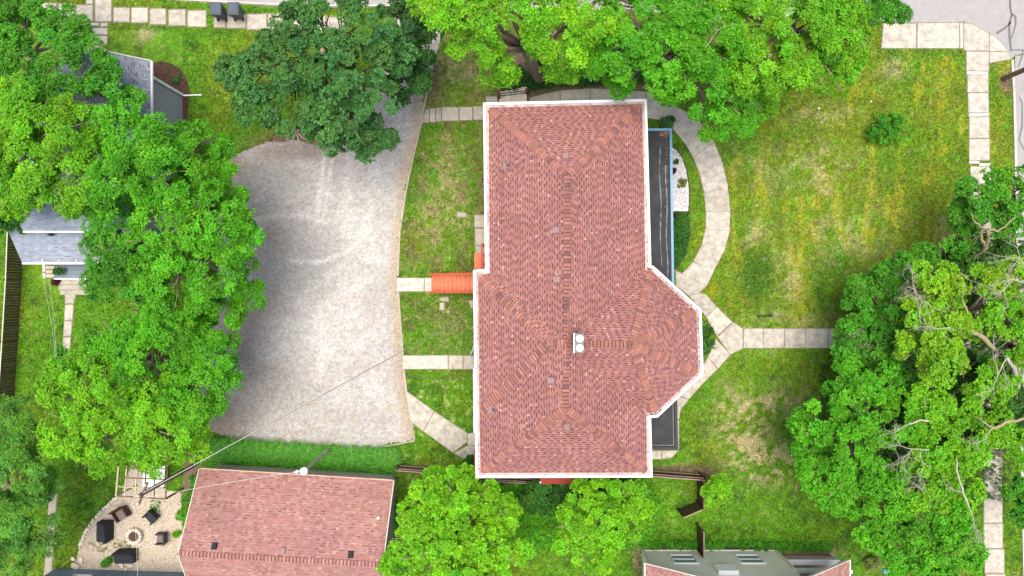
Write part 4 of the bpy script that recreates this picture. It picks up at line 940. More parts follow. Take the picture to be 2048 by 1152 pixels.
# ================================================================== POLES AND WIRES
def utility_pole(base, h, r, label, arm_dir, m=M['pole']):
    p = P(*base); r_ = empty('utility_pole', p, label, 'utility pole'); b = MB(); b.tube([p + Vector((0, 0, -.05)), p + Vector((0, 0, h * .5)), p + Vector((0, 0, h))], [r, r * .9, r * .75], 14); b.build('pole', m, r_)
    a = Vector(arm_dir).normalized(); b = MB(); t = p + Vector((0, 0, h - .35)); b.bar(t - a * .6, t + a * .6, .09, .11); b.build('crossarm', m, r_)
    for k in (-.5, .0, .5):
        q = t + a * k + Vector((0, 0, .05 if k else .36)); c = MB(); c.tube([q, q + Vector((0, 0, .08)), q + Vector((0, 0, .16))], [.03, .06, .04], 10); c.build('insulator', M['white'], r_)
    return p + Vector((0, 0, h))
def wire(pts, r, label, m, sag=.25):
    b = MB(); a, c = Vector(pts[0]), Vector(pts[1]); n_ = 20; pp = []
    for k in range(n_ + 1): t = k / n_; q = a.lerp(c, t); q.z -= sag * 4 * t * (1 - t); pp.append(q)
    b.tube(pp, r, 5); tag(b.build('wire', m), label, 'wire')
top = utility_pole((403, 922), 7.0, .13, 'brown wooden utility pole leaning out over the fire pit patio', (.4, 1, 0))
sp_ = P(951, 622, 6.0)
wire((sp_, P(262, 1001, 6.9)), .016, 'dark service wire from the large house across the gravel lot', M['wire'], .35)
wire((sp_ + Vector((0, 0, -.05)), P(262, 1001, 6.9) + Vector((.05, .08, 0))), .012, 'pale strand running beside the dark service wire over the gravel lot', M['palewire'], .42)
utility_pole((2005, 158), 8.5, .15, 'dark brown utility pole by the kerb at the top right', (1, .2, 0))
lp_ = P(660, 896); lr = empty('lamp_pole', lp_, 'weathered yard lamp pole with white fixture in the tall grass', 'lamp')
b = MB(); b.tube([lp_, lp_ + Vector((0, 0, 5.2))], [.10, .085], 12); b.build('pole', M['lamppole'], lr)
b = MB(); b.tube([lp_ + Vector((0, 0, 1.2)), lp_ + Vector((0, 0, 1.3))], .11, 12); b.build('band', M['palewood'], lr)
t = lp_ + Vector((0, 0, 5.25)); b = MB(); b.tube([t + Vector((0, 0, -.12)), t + Vector((0, 0, .08)), t + Vector((0, 0, .18))], [.20, .22, .10], 6); b.build('lamp_head', M['white'], lr)
b = MB(); b.tube([t, t + Vector((-.55, -.06, .05))], .03, 8); b.tube([t + Vector((-.35, -.03, .0)), t + Vector((-.35, -.03, .16))], [.10, .07], 10); b.build('arm', M['white'], lr)
wire((t + Vector((-.1, 0, .1)), P(268, 1000, 6.7)), .008, 'pale wire from the yard lamp across the pink roof to the utility pole', M['palewire'], .3)
wire((P(266, 1000, 6.7), P(276, 1190, 3.4)), .008, 'pale wire running down over the fire pit', M['palewire'], .1)
wire((P(85, 556, 3.2), P(112, 720, 7)), .007, 'yellowish wire over the lawn beside the grey house porch', M['palewire'], .1)
wire((P(97, 556, 3.2), P(113, 722, 7)), .007, 'second yellowish wire just right of the first by the grey house porch', M['palewire'], .1)
# ================================================================== BINS AND SMALL YARD THINGS
def bin_(px, py, label):
    p = P(px, py); r = empty('wheeled_bin', p, label, 'bin', 'wheeled bins by the street')
    def ring(z, w_, d_): return [(p.x - w_, p.y - d_, z), (p.x + w_, p.y - d_, z), (p.x + w_, p.y + d_, z), (p.x - w_, p.y + d_, z)]
    a, c = ring(.06, .24, .27), ring(1.0, .31, .36); b = MB()
    for k in range(4): b.face([a[k], a[(k + 1) % 4], c[(k + 1) % 4], c[k]])
    b.face(a[::-1]); b.face(c); b.build('body', M['bin'], r)
    b = MB(); l0, l1, l2 = ring(1.01, .34, .39), ring(1.06, .33, .38), ring(1.12, .24, .27)
    for u_, v_ in ((l0, l1), (l1, l2)):
        for k in range(4): b.face([u_[k], u_[(k + 1) % 4], v_[(k + 1) % 4], v_[k]])
    b.face(l2); b.face(l0[::-1]); ld = b.build('lid', M['bin'], r)
    for k in (-.12, 0, .12): b = MB(); b.box((p.x + k, p.y, 1.13), (.04, .44, .025)); b.build('lid_rib', M['bin'], ld)
    b = MB(); b.tube([(p.x - .3, p.y - .42, .98), (p.x + .3, p.y - .42, .98)], .02, 8); b.build('handle', M['black'], r)
    for k in (-1, 1): b = MB(); b.tube([(p.x + k * .25 - .03, p.y - .28, .12), (p.x + k * .25 + .03, p.y - .28, .12)], .12, 14); b.build('wheel', M['black'], r)
bin_(446, 31, 'left grey wheeled bin standing on the sidewalk by the street'); bin_(480, 31, 'right grey wheeled bin standing on the sidewalk by the street')
lb = empty('garden_light', P(1530, 632), 'small black bar-shaped ground fixture lying in the east lawn', 'fixture')
p = P(1530, 632); b = MB(); b.tube([(p.x - .36, p.y - .01, .06), (p.x + .3, p.y + .03, .06)], .035, 8); b.build('bar', M['black'], lb)
b = MB(); b.tube([(p.x - .40, p.y - .02, .0), (p.x - .40, p.y - .02, .14)], .09, 10); b.build('lamp_head', M['black'], lb)
b = MB(); b.box((p.x + .33, p.y + .04, .07), (.16, .2, .14)); b.build('box', M['black'], lb)
rl = empty('step_railing', P(1025, 192), 'iron railing between two dark red posts beside the north steps', 'railing')
a, c = P(998, 196), P(1053, 190)
for q in (a, c): b = MB(); b.box((q.x, q.y, .5), (.16, .16, 1.0)); b.box((q.x, q.y, 1.02), (.2, .2, .04)); b.build('post', M['rail'], rl)
for z in (.45, .92): b = MB(); b.bar((a.x, a.y, z), (c.x, c.y, z), .04, .04); b.build('rail', M['black'], rl)
for k in range(1, 9): q = a.lerp(c, k / 9); b = MB(); b.box((q.x, q.y, .5), (.02, .02, .85)); b.build('baluster', M['black'], rl)
ns = empty('stone_steps', P(1028, 196), 'pale stone steps half hidden beside the north eave', 'steps')
for k in range(5):
    b = MB(); q = P(1004 + k * 11, 199 - k * 1.5); b.box((q.x, q.y, .06 + .04 * k), (.32, .9, .12 + .08 * k)); b.build('step', M['stone'], ns)
for (px, py), m, lab, cat in (((1770, 1142), 'teal', 'small teal plastic toy on the grass by the right-hand trees', 'toy'), ((1780, 1143), 'white', 'small white crate beside the teal toy on the grass', 'crate')):
    p = P(px, py); b = MB(); b.prism([(p.x - .16, p.y - .13), (p.x + .16, p.y - .17), (p.x + .18, p.y + .13), (p.x - .14, p.y + .16)], 0, .16, bev=.04); tag(b.build('box', M[m]), lab, cat)
# tree stump with exposed roots at the lot's north edge
stp = empty('tree_stump', P(592, 268), 'old tree stump with spreading roots at the north edge of the gravel lot', 'stump'); p = P(594, 262)
b = MB(); b.tube([p, p + Vector((0, 0, .12)), p + Vector((0, 0, .25))], [.32, .24, .2], 12); b.build('stump', M['bark'], stp)
for a in (-2.0, -1.4, -.9, -2.6): b = MB(); b.tube([p + Vector((0, 0, .1)), p + Vector((math.cos(a) * .5, math.sin(a) * .5, .05)), p + Vector((math.cos(a + .2) * 1.0, math.sin(a + .2) * 1.0, .0))], [.09, .05, .015], 6); b.build('root', M['deadwood'], stp)
# a few pale stones in the lawns
for px, py, lab in ((1637, 217, 'small pale stone on the east lawn near the big bright trees'), (1741, 203, 'small white stone on the east lawn above the round bush'), (1672, 768, 'small pale stone at the edge of the right-hand trees'), (804, 688, 'white stone at the kerb of the gravel lot')):
    o = link('stone', sm[px % 6]); o.matrix_basis = Matrix.Translation(P(px, py) + Vector((0, 0, .04))) @ Matrix.Scale(.6, 4); tag(o, lab, 'stone', 'loose pale stones')
# ================================================================== VEGETATION
def rosettes(cen, nrm, K, Ln, Wd, tilt, col, cv=.12):
    """star-shaped sprays of K diamond leaves; cen, nrm (N,3); col (N,3)"""
    N = len(cen); n = nrm / np.linalg.norm(nrm, axis=1, keepdims=True)
    ref = np.where(np.abs(n[:, 2:3]) < .9, np.array([[0, 0, 1.]]), np.array([[1., 0, 0]]))
    u = np.cross(n, ref); u /= np.linalg.norm(u, axis=1, keepdims=True); v = np.cross(n, u)
    th = rng.random((N, 1)) * 6.283 + np.arange(K)[None] * 6.283 / K + rng.normal(0, .25, (N, K))
    tl = rng.normal(tilt, .28, (N, K)); L = Ln * rng.uniform(.65, 1.2, (N, K)); W = Wd * rng.uniform(.75, 1.2, (N, K))
    rad = u[:, None] * np.cos(th)[..., None] + v[:, None] * np.sin(th)[..., None]
    tan = -u[:, None] * np.sin(th)[..., None] + v[:, None] * np.cos(th)[..., None]
    d = rad * np.cos(tl)[..., None] + n[:, None] * np.sin(tl)[..., None]
    roll = rng.normal(0, .45, (N, K))[..., None]; nn = np.cross(d, tan); sd = tan * np.cos(roll) + nn * np.sin(roll)
    b = cen[:, None] + d * (L * .12)[..., None]; tip = cen[:, None] + d * L[..., None] ; mid = cen[:, None] + d * (L * .55)[..., None] + n[:, None] * (L * .06)[..., None]
    verts = np.stack([b, mid + sd * (W / 2)[..., None], tip, mid - sd * (W / 2)[..., None]], 2).reshape(-1, 3)
    c = col[:, None] * (1 + rng.normal(0, cv, (N, K, 1))); c = np.repeat(c.reshape(-1, 3), 4, 0)
    return verts, np.clip(c, .05, 3)
def unit(n): x = rng.normal(size=(n, 3)); return x / np.linalg.norm(x, axis=1, keepdims=True)
NLEAF = 0
def crown_points(lobes, cl_r, dens, ros, flat=.75, deep=.6):
    """lobes: (centre Vector, radius). returns rosette centres, normals, tints"""
    cen, nrm, tint = [], [], []
    for li, (c, r) in enumerate(lobes):
        c = np.array(c); n = max(7, int(dens * (r / cl_r) ** 2 * 2.5)); d = unit(n * 2); d = d[d[:, 2] > -.35][:n]
        rad = rng.uniform(.6, 1.08, (len(d), 1)); inner = rng.random((len(d), 1)) < .22; rad = np.where(inner, rng.uniform(.35, .7, rad.shape), rad)
        cc = c + d * rad * np.maximum(r - cl_r * .45, r * .4) * np.array([1, 1, flat])
        keep = np.ones(len(cc), bool)
        for lj, (c2, r2) in enumerate(lobes):
            if lj != li: keep &= np.linalg.norm((cc - np.array(c2)) / np.array([1, 1, flat]), axis=1) > r2 * deep
        cc = cc[keep]; d = d[keep]
        for p, dd in zip(cc, d):
            m = max(4, int(ros * rng.uniform(.7, 1.3))); rc = cl_r * rng.uniform(.45, 1.0)
            ax = dd * .5 + np.array([0, 0, .75]); ax /= np.linalg.norm(ax); e = unit(m * 3); e = e[(e @ ax) > -.15][:m]
            cen.append(p + e * rc * rng.uniform(.65, 1.0, (len(e), 1)) * np.array([1, 1, .7])); nrm.append(e * .8 + ax * .6 + np.array([0, 0, .35]))
            t = rng.normal(1, .16); hue = rng.normal(0, .085)
            tint.append(np.tile([[t * (1 + hue), t, t * (1 - hue)]], (len(e), 1)))
    return np.concatenate(cen), np.concatenate(nrm), np.concatenate(tint)
def tree(name, label, base, lobes, lm, cl_r=.62, dens=1.0, ros=31, K=8, Ln=.2, Wd=.07, tilt=.12, tr=.2, bark='bark', group=None, cat='tree', flat=.75, limbs=True, leaf_h=None, cv=.13, deep=.6):
    """base px; lobes (px,py,rpx,zc)"""
    global NLEAF
    lobes = [(a, b_, r, z * .82 if z > 5 else z) for a, b_, r, z in lobes]
    bp = P(*base); root = empty(name, bp, label, cat, group)
    L = [(P(a, b_, z), r * S * (H - z) / H) for a, b_, r, z in lobes]
    cen, nrm, tint = crown_points(L, cl_r, dens, ros, flat, deep)
    ok = cen[:, 2] > .08; cen, nrm, tint = cen[ok], nrm[ok], tint[ok]
    v, c = rosettes(cen, nrm, K, Ln, Wd, tilt, tint, cv); NLEAF += len(v) // 4
    np_mesh('crown', v, 4, lm, c, root)
    zt = max(p.z for p, r in L); b = MB(); top = Vector((bp.x, bp.y, zt * .55))
    ctr = sum((p for p, r in L), Vector()) / len(L); top.x += (ctr.x - bp.x) * .5; top.y += (ctr.y - bp.y) * .5
    if zt > 2.2:
        b.tube([bp - Vector((0, 0, .05)), bp + Vector((0, 0, .35)), bp.lerp(top, .5) + Vector((random.uniform(-.1, .1), random.uniform(-.1, .1), 0)), top], [tr * 1.5, tr * 1.05, tr * .9, tr * .75], 10); b.build('trunk', M[bark], root, True)
    else:
        for k in range(5):
            q = random.choice(L)[0]; b.tube([bp + Vector((random.uniform(-.1, .1), random.uniform(-.1, .1), 0)), bp.lerp(q, .5), q], [.03, .022, .012], 5)
        b.build('stem', M[bark], root)
    if limbs and zt > 2.2:
        for p, r in L:
            b = MB(); mid = top.lerp(p, .5) + Vector((random.uniform(-.3, .3), random.uniform(-.3, .3), .25)); b.tube([top - Vector((0, 0, .2)), mid, p + Vector((0, 0, r * .25))], [tr * .55, tr * .38, tr * .16], 7)
            for k in range(6):
                e = p + Vector((random.gauss(0, 1), random.gauss(0, 1), random.uniform(.1, .9))).normalized() * r * .85 * Vector((1, 1, flat)).length / 1.6
                b.tube([mid.lerp(p, random.uniform(.2, .9)), mid.lerp(e, .6) + Vector((0, 0, .1)), e], [tr * .2, tr * .12, .012], 5)
            b.build('limb', M[bark], root, True)
    return root
LM = {k: leafmat('leaf_' + k, c, t) for k, c, t in (('bright', (.090, .345, .010), .22), ('lime', (.142, .385, .010), .22), ('mid', (.068, .27, .014), .22), ('maple', (.056, .170, .034), .16), ('dark', (.040, .140, .016), .16), ('yellow', (.175, .385, .012), .22), ('shade', (.034, .11, .018), .16), ('spruce', (.055, .17, .03), .16), ('feather', (.105, .29, .03), .2), ('red', (.10, .02, .02), .2), ('fresh', (.158, .42, .010), .22), ('dust', (.16, .22, .05), .2))}
star = dict(K=8, Ln=.215, Wd=.075); broad = dict(K=6, Ln=.16, Wd=.10, tilt=.3)
G1 = 'broad trees over the grey house'
tree('leafy_tree', 'bright green tree at the top left corner over the sidewalk', (70, 120), [(60, 60, 75, 8), (140, 60, 62, 8.8), (30, 130, 60, 9.4), (165, 105, 45, 9.4), (110, 150, 55, 9.6), (10, 20, 60, 8), (95, 190, 50, 9.4)], LM['mid'], group=G1, **star)
tree('leafy_tree', 'tall yellow-green tree at the left edge above the grey house', (60, 300), [(30, 230, 80, 11), (110, 270, 85, 11.5), (50, 330, 85, 11), (150, 350, 75, 11), (20, 400, 50, 9), (160, 250, 60, 10), (110, 390, 55, 10), (8, 360, 45, 9.5), (60, 395, 45, 9.5), (150, 405, 34, 9), (20, 300, 50, 10)], LM['lime'], group=G1, **star)
tree('slender_tree', 'small darker tree leaning over the grey roof', (215, 215), [(225, 170, 42, 9.2), (205, 135, 34, 9.0), (255, 195, 34, 8.4), (190, 175, 26, 9.0)], LM['mid'], cl_r=.45, tr=.12, group=None, bark='darkbark', **star)
tree('leafy_tree', 'large bright green tree between the grey house and the gravel lot, upper part', (290, 330), [(235, 260, 62, 10), (300, 300, 75, 11), (370, 300, 60, 9.5), (250, 360, 85, 11.5), (340, 370, 85, 11.5), (415, 360, 60, 9), (200, 320, 50, 10), (435, 300, 30, 8)], LM['bright'], group=G1, **star)
tree('leafy_tree', 'large green tree reaching over the west edge of the gravel lot', (380, 500), [(400, 430, 90, 10.5), (460, 470, 75, 9.5), (330, 470, 85, 11), (420, 540, 90, 10), (500, 570, 50, 8), (350, 570, 85, 10), (455, 395, 50, 9), (455, 610, 50, 8)], LM['bright'], group=G1, **star)
tree('leafy_tree', 'green tree with crown over the grey house porch', (260, 540), [(230, 440, 60, 9), (250, 510, 72, 9), (215, 560, 50, 7.5), (290, 570, 55, 8), (205, 480, 40, 8)], LM['mid'], group=G1, **star)
tree('round_tree', 'big round bright green tree south of the grey house, over the lot corner', (310, 720), [(240, 680, 62, 8), (330, 660, 75, 8.5), (410, 700, 72, 8), (160, 700, 62, 7.5), (300, 740, 80, 9), (430, 770, 60, 7.5), (380, 790, 75, 8.5), (400, 640, 40, 7)], LM['bright'], **star)
tree('round_tree', 'broad bright yellow-green dome-shaped tree above the fire pit', (240, 830), [(170, 780, 80, 8.5), (260, 800, 90, 9.5), (350, 850, 80, 8.5), (140, 850, 62, 7.5), (220, 880, 82, 8.5), (310, 900, 58, 7), (390, 880, 40, 6.5), (120, 760, 40, 7), (200, 830, 70, 9), (115, 895, 32, 6.5)], LM['fresh'], **star)
tree('feathery_tree', 'dark feathery tree at the lower left edge', (20, 970), [(20, 850, 60, 6), (55, 900, 55, 6), (30, 960, 80, 7.5), (85, 970, 45, 6), (20, 1040, 75, 7), (70, 1060, 50, 6), (30, 1110, 55, 6)], LM['feather'], K=9, Ln=.24, Wd=.05, cl_r=.55)
tree('flowering_tree', 'small dark green tree at the left edge by the grey house corner', (10, 415), [(20, 420, 36, 5), (35, 445, 22, 4.5), (5, 445, 28, 4.5)], LM['dark'], cl_r=.4, **broad)
tree('tree_top_left_street', 'green tree at the top left corner by the street', (30, 10), [(20, 10, 55, 6), (75, -10, 40, 5.5)], LM['bright'], cl_r=.5, **star).name = 'street_tree'
# dark maple
tree('maple_tree', 'large dark green maple over the north end of the gravel lot', (650, 105), [(650, 40, 85, 10), (720, 60, 80, 10), (600, 110, 85, 10.5), (690, 140, 85, 11), (520, 150, 72, 9), (455, 150, 40, 8), (580, 200, 75, 9.5), (660, 225, 75, 9.5), (740, 190, 60, 9.5), (510, 215, 52, 8.5), (720, 260, 50, 8), (650, 275, 36, 8), (770, 272, 26, 7.5), (790, 100, 60, 8), (735, 300, 22, 7.5), (525, 95, 35, 8), (610, 15, 45, 9)], LM['maple'], cl_r=.55, dens=.85, K=6, Ln=.17, Wd=.12, tilt=.2, bark='darkbark', flat=.8)
tree('shade_tree', 'dark shaded tree between the maple and the bright trees at the top', (820, 110), [(800, 60, 60, 6), (840, 110, 45, 6), (800, 150, 55, 6), (850, 60, 40, 5.5)], LM['shade'], cl_r=.55, K=6, Ln=.22, Wd=.14, bark='darkbark')
G2 = 'bright trees along the north side'
tree('ash_tree', 'bright green forked tree north of the large house at the top centre', (1078, 160), [(860, 10, 55, 11), (950, 20, 75, 12), (1040, 20, 70, 12), (960, 85, 60, 10.5), (1110, 70, 78, 11.5), (1180, 30, 75, 12), (1000, 130, 42, 9), (1135, 120, 45, 10), (910, 50, 50, 11), (1180, 90, 55, 10), (900, -25, 50, 11), (1000, -30, 55, 11), (1110, -30, 60, 11)], LM['fresh'], group=G2, tr=.3, limbs=True, **star)
tree('ash_tree', 'big bright green tree north-east of the large house', (1330, 120), [(1260, 40, 80, 12), (1340, 30, 85, 12.5), (1250, 110, 75, 11), (1330, 110, 85, 12), (1410, 80, 85, 12), (1410, 160, 80, 11), (1330, 170, 55, 9.5), (1470, 230, 60, 9), (1420, 235, 50, 9), (1490, 180, 60, 10), (1240, 160, 30, 9), (1230, -25, 55, 11), (1320, -35, 60, 11), (1410, -10, 60, 11)], LM['bright'], group=G2, tr=.3, **star)
tree('ash_tree', 'bright yellow-green tree at the top right of the bright group', (1560, 90), [(1500, 40, 80, 12), (1580, 50, 85, 12), (1660, 40, 75, 11), (1530, 120, 80, 11.5), (1610, 120, 75, 11), (1690, 90, 55, 9.5), (1560, 190, 50, 9), (1660, 150, 52, 9), (1500, 120, 50, 11), (1450, 20, 50, 11), (1520, -25, 55, 11), (1610, -20, 55, 11), (1680, -10, 45, 9)], LM['lime'], group=G2, tr=.3, **star)
tree('hanging_tree', 'small green tree hanging over the corner sidewalk at the top', (1760, 10), [(1760, 5, 45, 6), (1795, 25, 28, 5.5), (1730, -10, 40, 6)], LM['mid'], cl_r=.45, **star)
# forked trunks visible at top centre
fk = MB(); p = P(1082, 158)
fr = [o for o in C.objects if o.get('label', '').startswith('bright green forked')][0]
for pts, rd in (([(1082, 158, 0.0), (1068, 135, 2.2), (1052, 105, 4.2), (1045, 70, 6.5)], [.30, .24, .2, .15]), ([(1086, 158, 0.0), (1092, 145, 1.8), (1102, 125, 3.4), (1110, 90, 6)], [.26, .22, .18, .12]), ([(1078, 157, 0.0), (1058, 140, 1.6), (1045, 128, 2.6)], [.2, .14, .1])):
    fk = MB(); fk.tube([P(a, c, z) for a, c, z in pts], rd, 10); fk.build('forked_trunk', M['bark'], fr, True)
# right side mass
G3 = 'leafy trees along the right-hand sidewalk'
bl = dict(K=6, Ln=.17, Wd=.11, tilt=.3)
tree('broadleaf_tree', 'green tree at the right edge beside the upper sidewalk', (2000, 430), [(1960, 390, 55, 7), (2020, 390, 55, 7.5), (1925, 430, 35, 6), (1990, 440, 48, 5), (2045, 450, 45, 6.5), (1920, 480, 40, 4), (2000, 370, 40, 7)], LM['mid'], cl_r=.5, group=G3, **bl)
tree('broadleaf_tree', 'dark green tree at the end of the front walk', (1760, 650), [(1740, 590, 52, 5.5), (1790, 550, 48, 5), (1715, 650, 52, 5.5), (1780, 640, 55, 6.5), (1850, 520, 40, 4), (1700, 700, 36, 5), (1760, 710, 55, 6)], LM['mid'], cl_r=.5, group=G3, **bl)
tree('broadleaf_tree', 'yellow-green tree with bare grey twigs right of the front walk', (1900, 650), [(1880, 570, 55, 9), (1850, 650, 60, 9.5), (1900, 630, 50, 9.5), (1970, 570, 48, 9), (1880, 720, 60, 9.5), (1960, 650, 35, 8), (1820, 700, 40, 8.5), (2030, 560, 45, 9)], LM['yellow'], cl_r=.48, dens=.95, group=G3, **bl)
tree('broadleaf_tree', 'green tree with thick pale limb at the right edge', (2020, 690), [(2010, 640, 50, 8), (2040, 700, 50, 8), (2000, 770, 45, 7.5), (2045, 600, 40, 8), (1960, 760, 40, 8)], LM['lime'], cl_r=.48, dens=.95, group=G3, **bl)
tree('broadleaf_tree', 'large rounded green tree at the lower right beside the dry lawn patch', (1730, 880), [(1730, 800, 62, 7.5), (1650, 860, 62, 7), (1620, 900, 45, 6.5), (1700, 890, 72, 8), (1660, 960, 70, 7.5), (1740, 960, 70, 8), (1790, 850, 60, 7.5), (1600, 845, 28, 6), (1700, 760, 50, 6.5), (1770, 770, 50, 7)], LM['bright'], cl_r=.5, group=G3, **bl)
tree('broadleaf_tree', 'green tree with dead twigs at the lower right beside the sidewalk', (1890, 880), [(1860, 820, 62, 8), (1920, 820, 50, 7.5), (1870, 900, 62, 8.5), (1930, 900, 50, 8), (1840, 960, 60, 8.5), (1910, 970, 58, 8), (1990, 860, 40, 7), (2030, 900, 45, 6)], LM['lime'], cl_r=.5, dens=.95, group=G3, **bl)
tree('broadleaf_tree', 'bright green tree at the bottom right above the sidewalk', (1830, 1060), [(1760, 1040, 60, 7.5), (1830, 1030, 62, 8), (1900, 1040, 60, 7.5), (1800, 1100, 55, 7), (1880, 1110, 62, 7), (1930, 1100, 45, 6.5), (1720, 1000, 45, 7), (1850, 1150, 50, 6.5)], LM['bright'], cl_r=.5, group=G3, **bl)
tree('broadleaf_tree', 'dark low tree beneath the right-hand group near the lawn', (1800, 780), [(1800, 760, 70, 3.5), (1860, 770, 60, 3.5), (1930, 760, 60, 3), (1780, 900, 60, 3.5), (1900, 860, 70, 3), (1900, 520, 50, 2.5), (1960, 540, 50, 2.5), (1940, 640, 50, 2.6), (2000, 520, 50, 2.6), (1975, 700, 40, 5), (1978, 760, 40, 4.5), (1982, 820, 36, 4.5), (1975, 600, 36, 4.5), (2025, 780, 36, 5), (2030, 840, 36, 4.5)], LM['dark'], cl_r=.5, group=G3, **bl)
tree('broadleaf_tree', 'dark green tree at the bottom right corner beyond the sidewalk', (2040, 1000), [(2040, 990, 34, 4.5), (2048, 1030, 30, 4)], LM['mid'], cl_r=.42, group=G3, **bl)
# bottom centre
tree('bright_bush_tree', 'bright yellow-green tree between the pink roof and the large house', (910, 1060), [(860, 985, 55, 5), (920, 980, 52, 5), (970, 1000, 42, 4.5), (850, 1050, 62, 5.5), (930, 1050, 72, 6), (1000, 1040, 40, 4.5), (860, 1110, 68, 5.5), (950, 1115, 72, 6), (1010, 1100, 45, 5), (815, 1020, 32, 5), (870, 950, 24, 4.5), (800, 1090, 28, 5), (1020, 1140, 40, 5), (1018, 1010, 22, 4.4), (795, 1130, 34, 5), (1040, 1105, 28, 4.6), (820, 1060, 36, 5.2)], LM['fresh'], cl_r=.45, K=6, Ln=.18, Wd=.12, tilt=.35, dens=1.0)
tree('bright_bush_tree', 'bright green tree south of the large house, right of another like it', (1215, 1050), [(1180, 990, 48, 4), (1230, 1000, 45, 4.2), (1270, 985, 30, 4), (1200, 1050, 62, 5), (1260, 1040, 45, 4.5), (1150, 1040, 42, 4.2), (1190, 1105, 45, 4.5), (1290, 1020, 28, 4), (1140, 1080, 32, 4)], LM['fresh'], cl_r=.42, K=6, Ln=.17, Wd=.11, tilt=.35)
tree('low_shrub', 'low dark green shrub close under the south eave of the large house', (1130, 985), [(1090, 985, 38, 1.2), (1140, 980, 35, 1.3), (1190, 965, 32, 1.2), (1060, 1000, 30, .9), (1250, 965, 26, 1.0)], LM['dark'], cl_r=.35, cat='shrub', **broad)
tree('small_tree', 'small round yellow-green tree beside the brown fence corner', (1434, 982), [(1434, 977, 27, 2.6), (1448, 990, 20, 2.4), (1420, 990, 20, 2.4), (1438, 958, 16, 2.3)], LM['fresh'], cl_r=.26, K=6, Ln=.13, Wd=.09, dens=1.1, tr=.05, tilt=.3)
# shrubs
def shrub(label, px, py, r, lm, z=None, name='shrub', **kw):
    z = z or r * S * .55
    a = dict(cl_r=.22, K=6, Ln=.12, Wd=.07, tilt=.4, cat='shrub', bark='darkbark', ros=9); a.update(kw)
    return tree(name, label, (px, py), [(px, py, r, z), (px + r * .45, py - r * .3, r * .62, z * .95), (px - r * .45, py + r * .3, r * .62, z * .9)], lm, **a)
shrub('round dark green bush standing alone in the east lawn', 1770, 258, 34, LM['mid'], name='round_bush')
shrub('dark bush at the north corner of the blue-trimmed porch roof', 1334, 246, 15, LM['spruce'])
shrub('small green plant in the white rock bed', 1352, 323, 5, LM['spruce'], cl_r=.1, Ln=.07, Wd=.04)
shrub('olive-brown bush in the white rock bed', 1364, 366, 9, LM['dust'], cl_r=.12, Ln=.08, Wd=.05)
shrub('dark red plant against the porch in the white rock bed', 1348, 342, 5, LM['red'], cl_r=.1, Ln=.1, Wd=.03)
shrub('dark red plant at the top of the hedge bed', 1352, 432, 8, LM['red'], cl_r=.1, Ln=.1, Wd=.03)
for px, py, r, lab in ((1356, 448, 14, 'uppermost green bush of the hedge beside the porch'), (1361, 475, 15, 'middle green bush of the hedge beside the porch'), (1357, 503, 15, 'lowest green bush of the hedge beside the porch')): shrub(lab, px, py, r, LM['dark'], group='hedge bushes beside the porch')
shrub('upper green bush in the nook between the bay and the front walk', 1410, 665, 15, LM['dark']); shrub('pale green bush in the nook between the bay and the front walk', 1414, 692, 15, LM['spruce'])
shrub('small green bush between the covered loveseat and the wall', 213, 1124, 10, LM['mid'], cl_r=.14)
shrub('dark evergreen sprig in the mulch bed by the grey house', 352, 160, 7, LM['spruce'], cl_r=.12, Ln=.1, Wd=.03)
shrub('dark green potted bush on the grey house porch', 117, 541, 8, LM['spruce'], z=.95, cl_r=.14)
shrub('reddish plant beside the grey house steps', 112, 563, 6, LM['red'], z=.5, cl_r=.12)
shrub('dry brown bush by the teal toy at the bottom right', 1742, 1124, 13, LM['dust'], cl_r=.16)
shrub('dark bush at the end of the angled walk', 938, 922, 10, LM['dark'], cl_r=.15)
shrub('dark green bush left of the pink-roofed building near the pergola', 385, 990, 20, LM['mid'], z=1.0, cl_r=.3); shrub('green bush along the west wall of the pink-roofed building', 374, 1025, 18, LM['bright'], z=.9, cl_r=.3)
shrub('yellow flowering plant at the patio edge by the pink-roofed building', 354, 1068, 6, LM['yellow'], cl_r=.12)
shrub('green bush behind the utility pole beside the pergola', 398, 955, 18, LM['mid'], z=.8, cl_r=.3)
# dead and bare limbs
def bare(root_label, start, direction, length, r, name, m, depth=5, spread=.55, seed=1):
    rr = random.Random(seed); b = MB()
    root = [o for o in C.objects if o.get('label', '') == root_label][0]
    def grow(p, d, l, rad, dep):
        pts = [p]; dd = d.copy()
        for k in range(3):
            dd = (dd + Vector((rr.gauss(0, .16), rr.gauss(0, .16), rr.gauss(0, .09)))).normalized(); pts.append(pts[-1] + dd * l / 3)
        b.tube(pts, [rad, rad * .9, rad * .78, rad * .62], 6 if rad > .03 else 4, cap=False)
        if dep <= 0: return
        for k in range(rr.choice((2, 2, 3))):
            nd = (dd + Vector((rr.gauss(0, spread), rr.gauss(0, spread), rr.gauss(.05, spread * .45)))).normalized(); grow(pts[-1], nd, l * rr.uniform(.58, .82), rad * .64, dep - 1)
        if dep > 1: grow(pts[1], (dd + Vector((rr.gauss(0, .8), rr.gauss(0, .8), rr.gauss(0, .3)))).normalized(), l * .55, rad * .42, dep - 2)
    start = (start[0], start[1], start[2] * .82 + .35); grow(P(*start), Vector(direction).normalized(), length * .85, r * .62, depth); o = b.build(name, m, root, True); return o
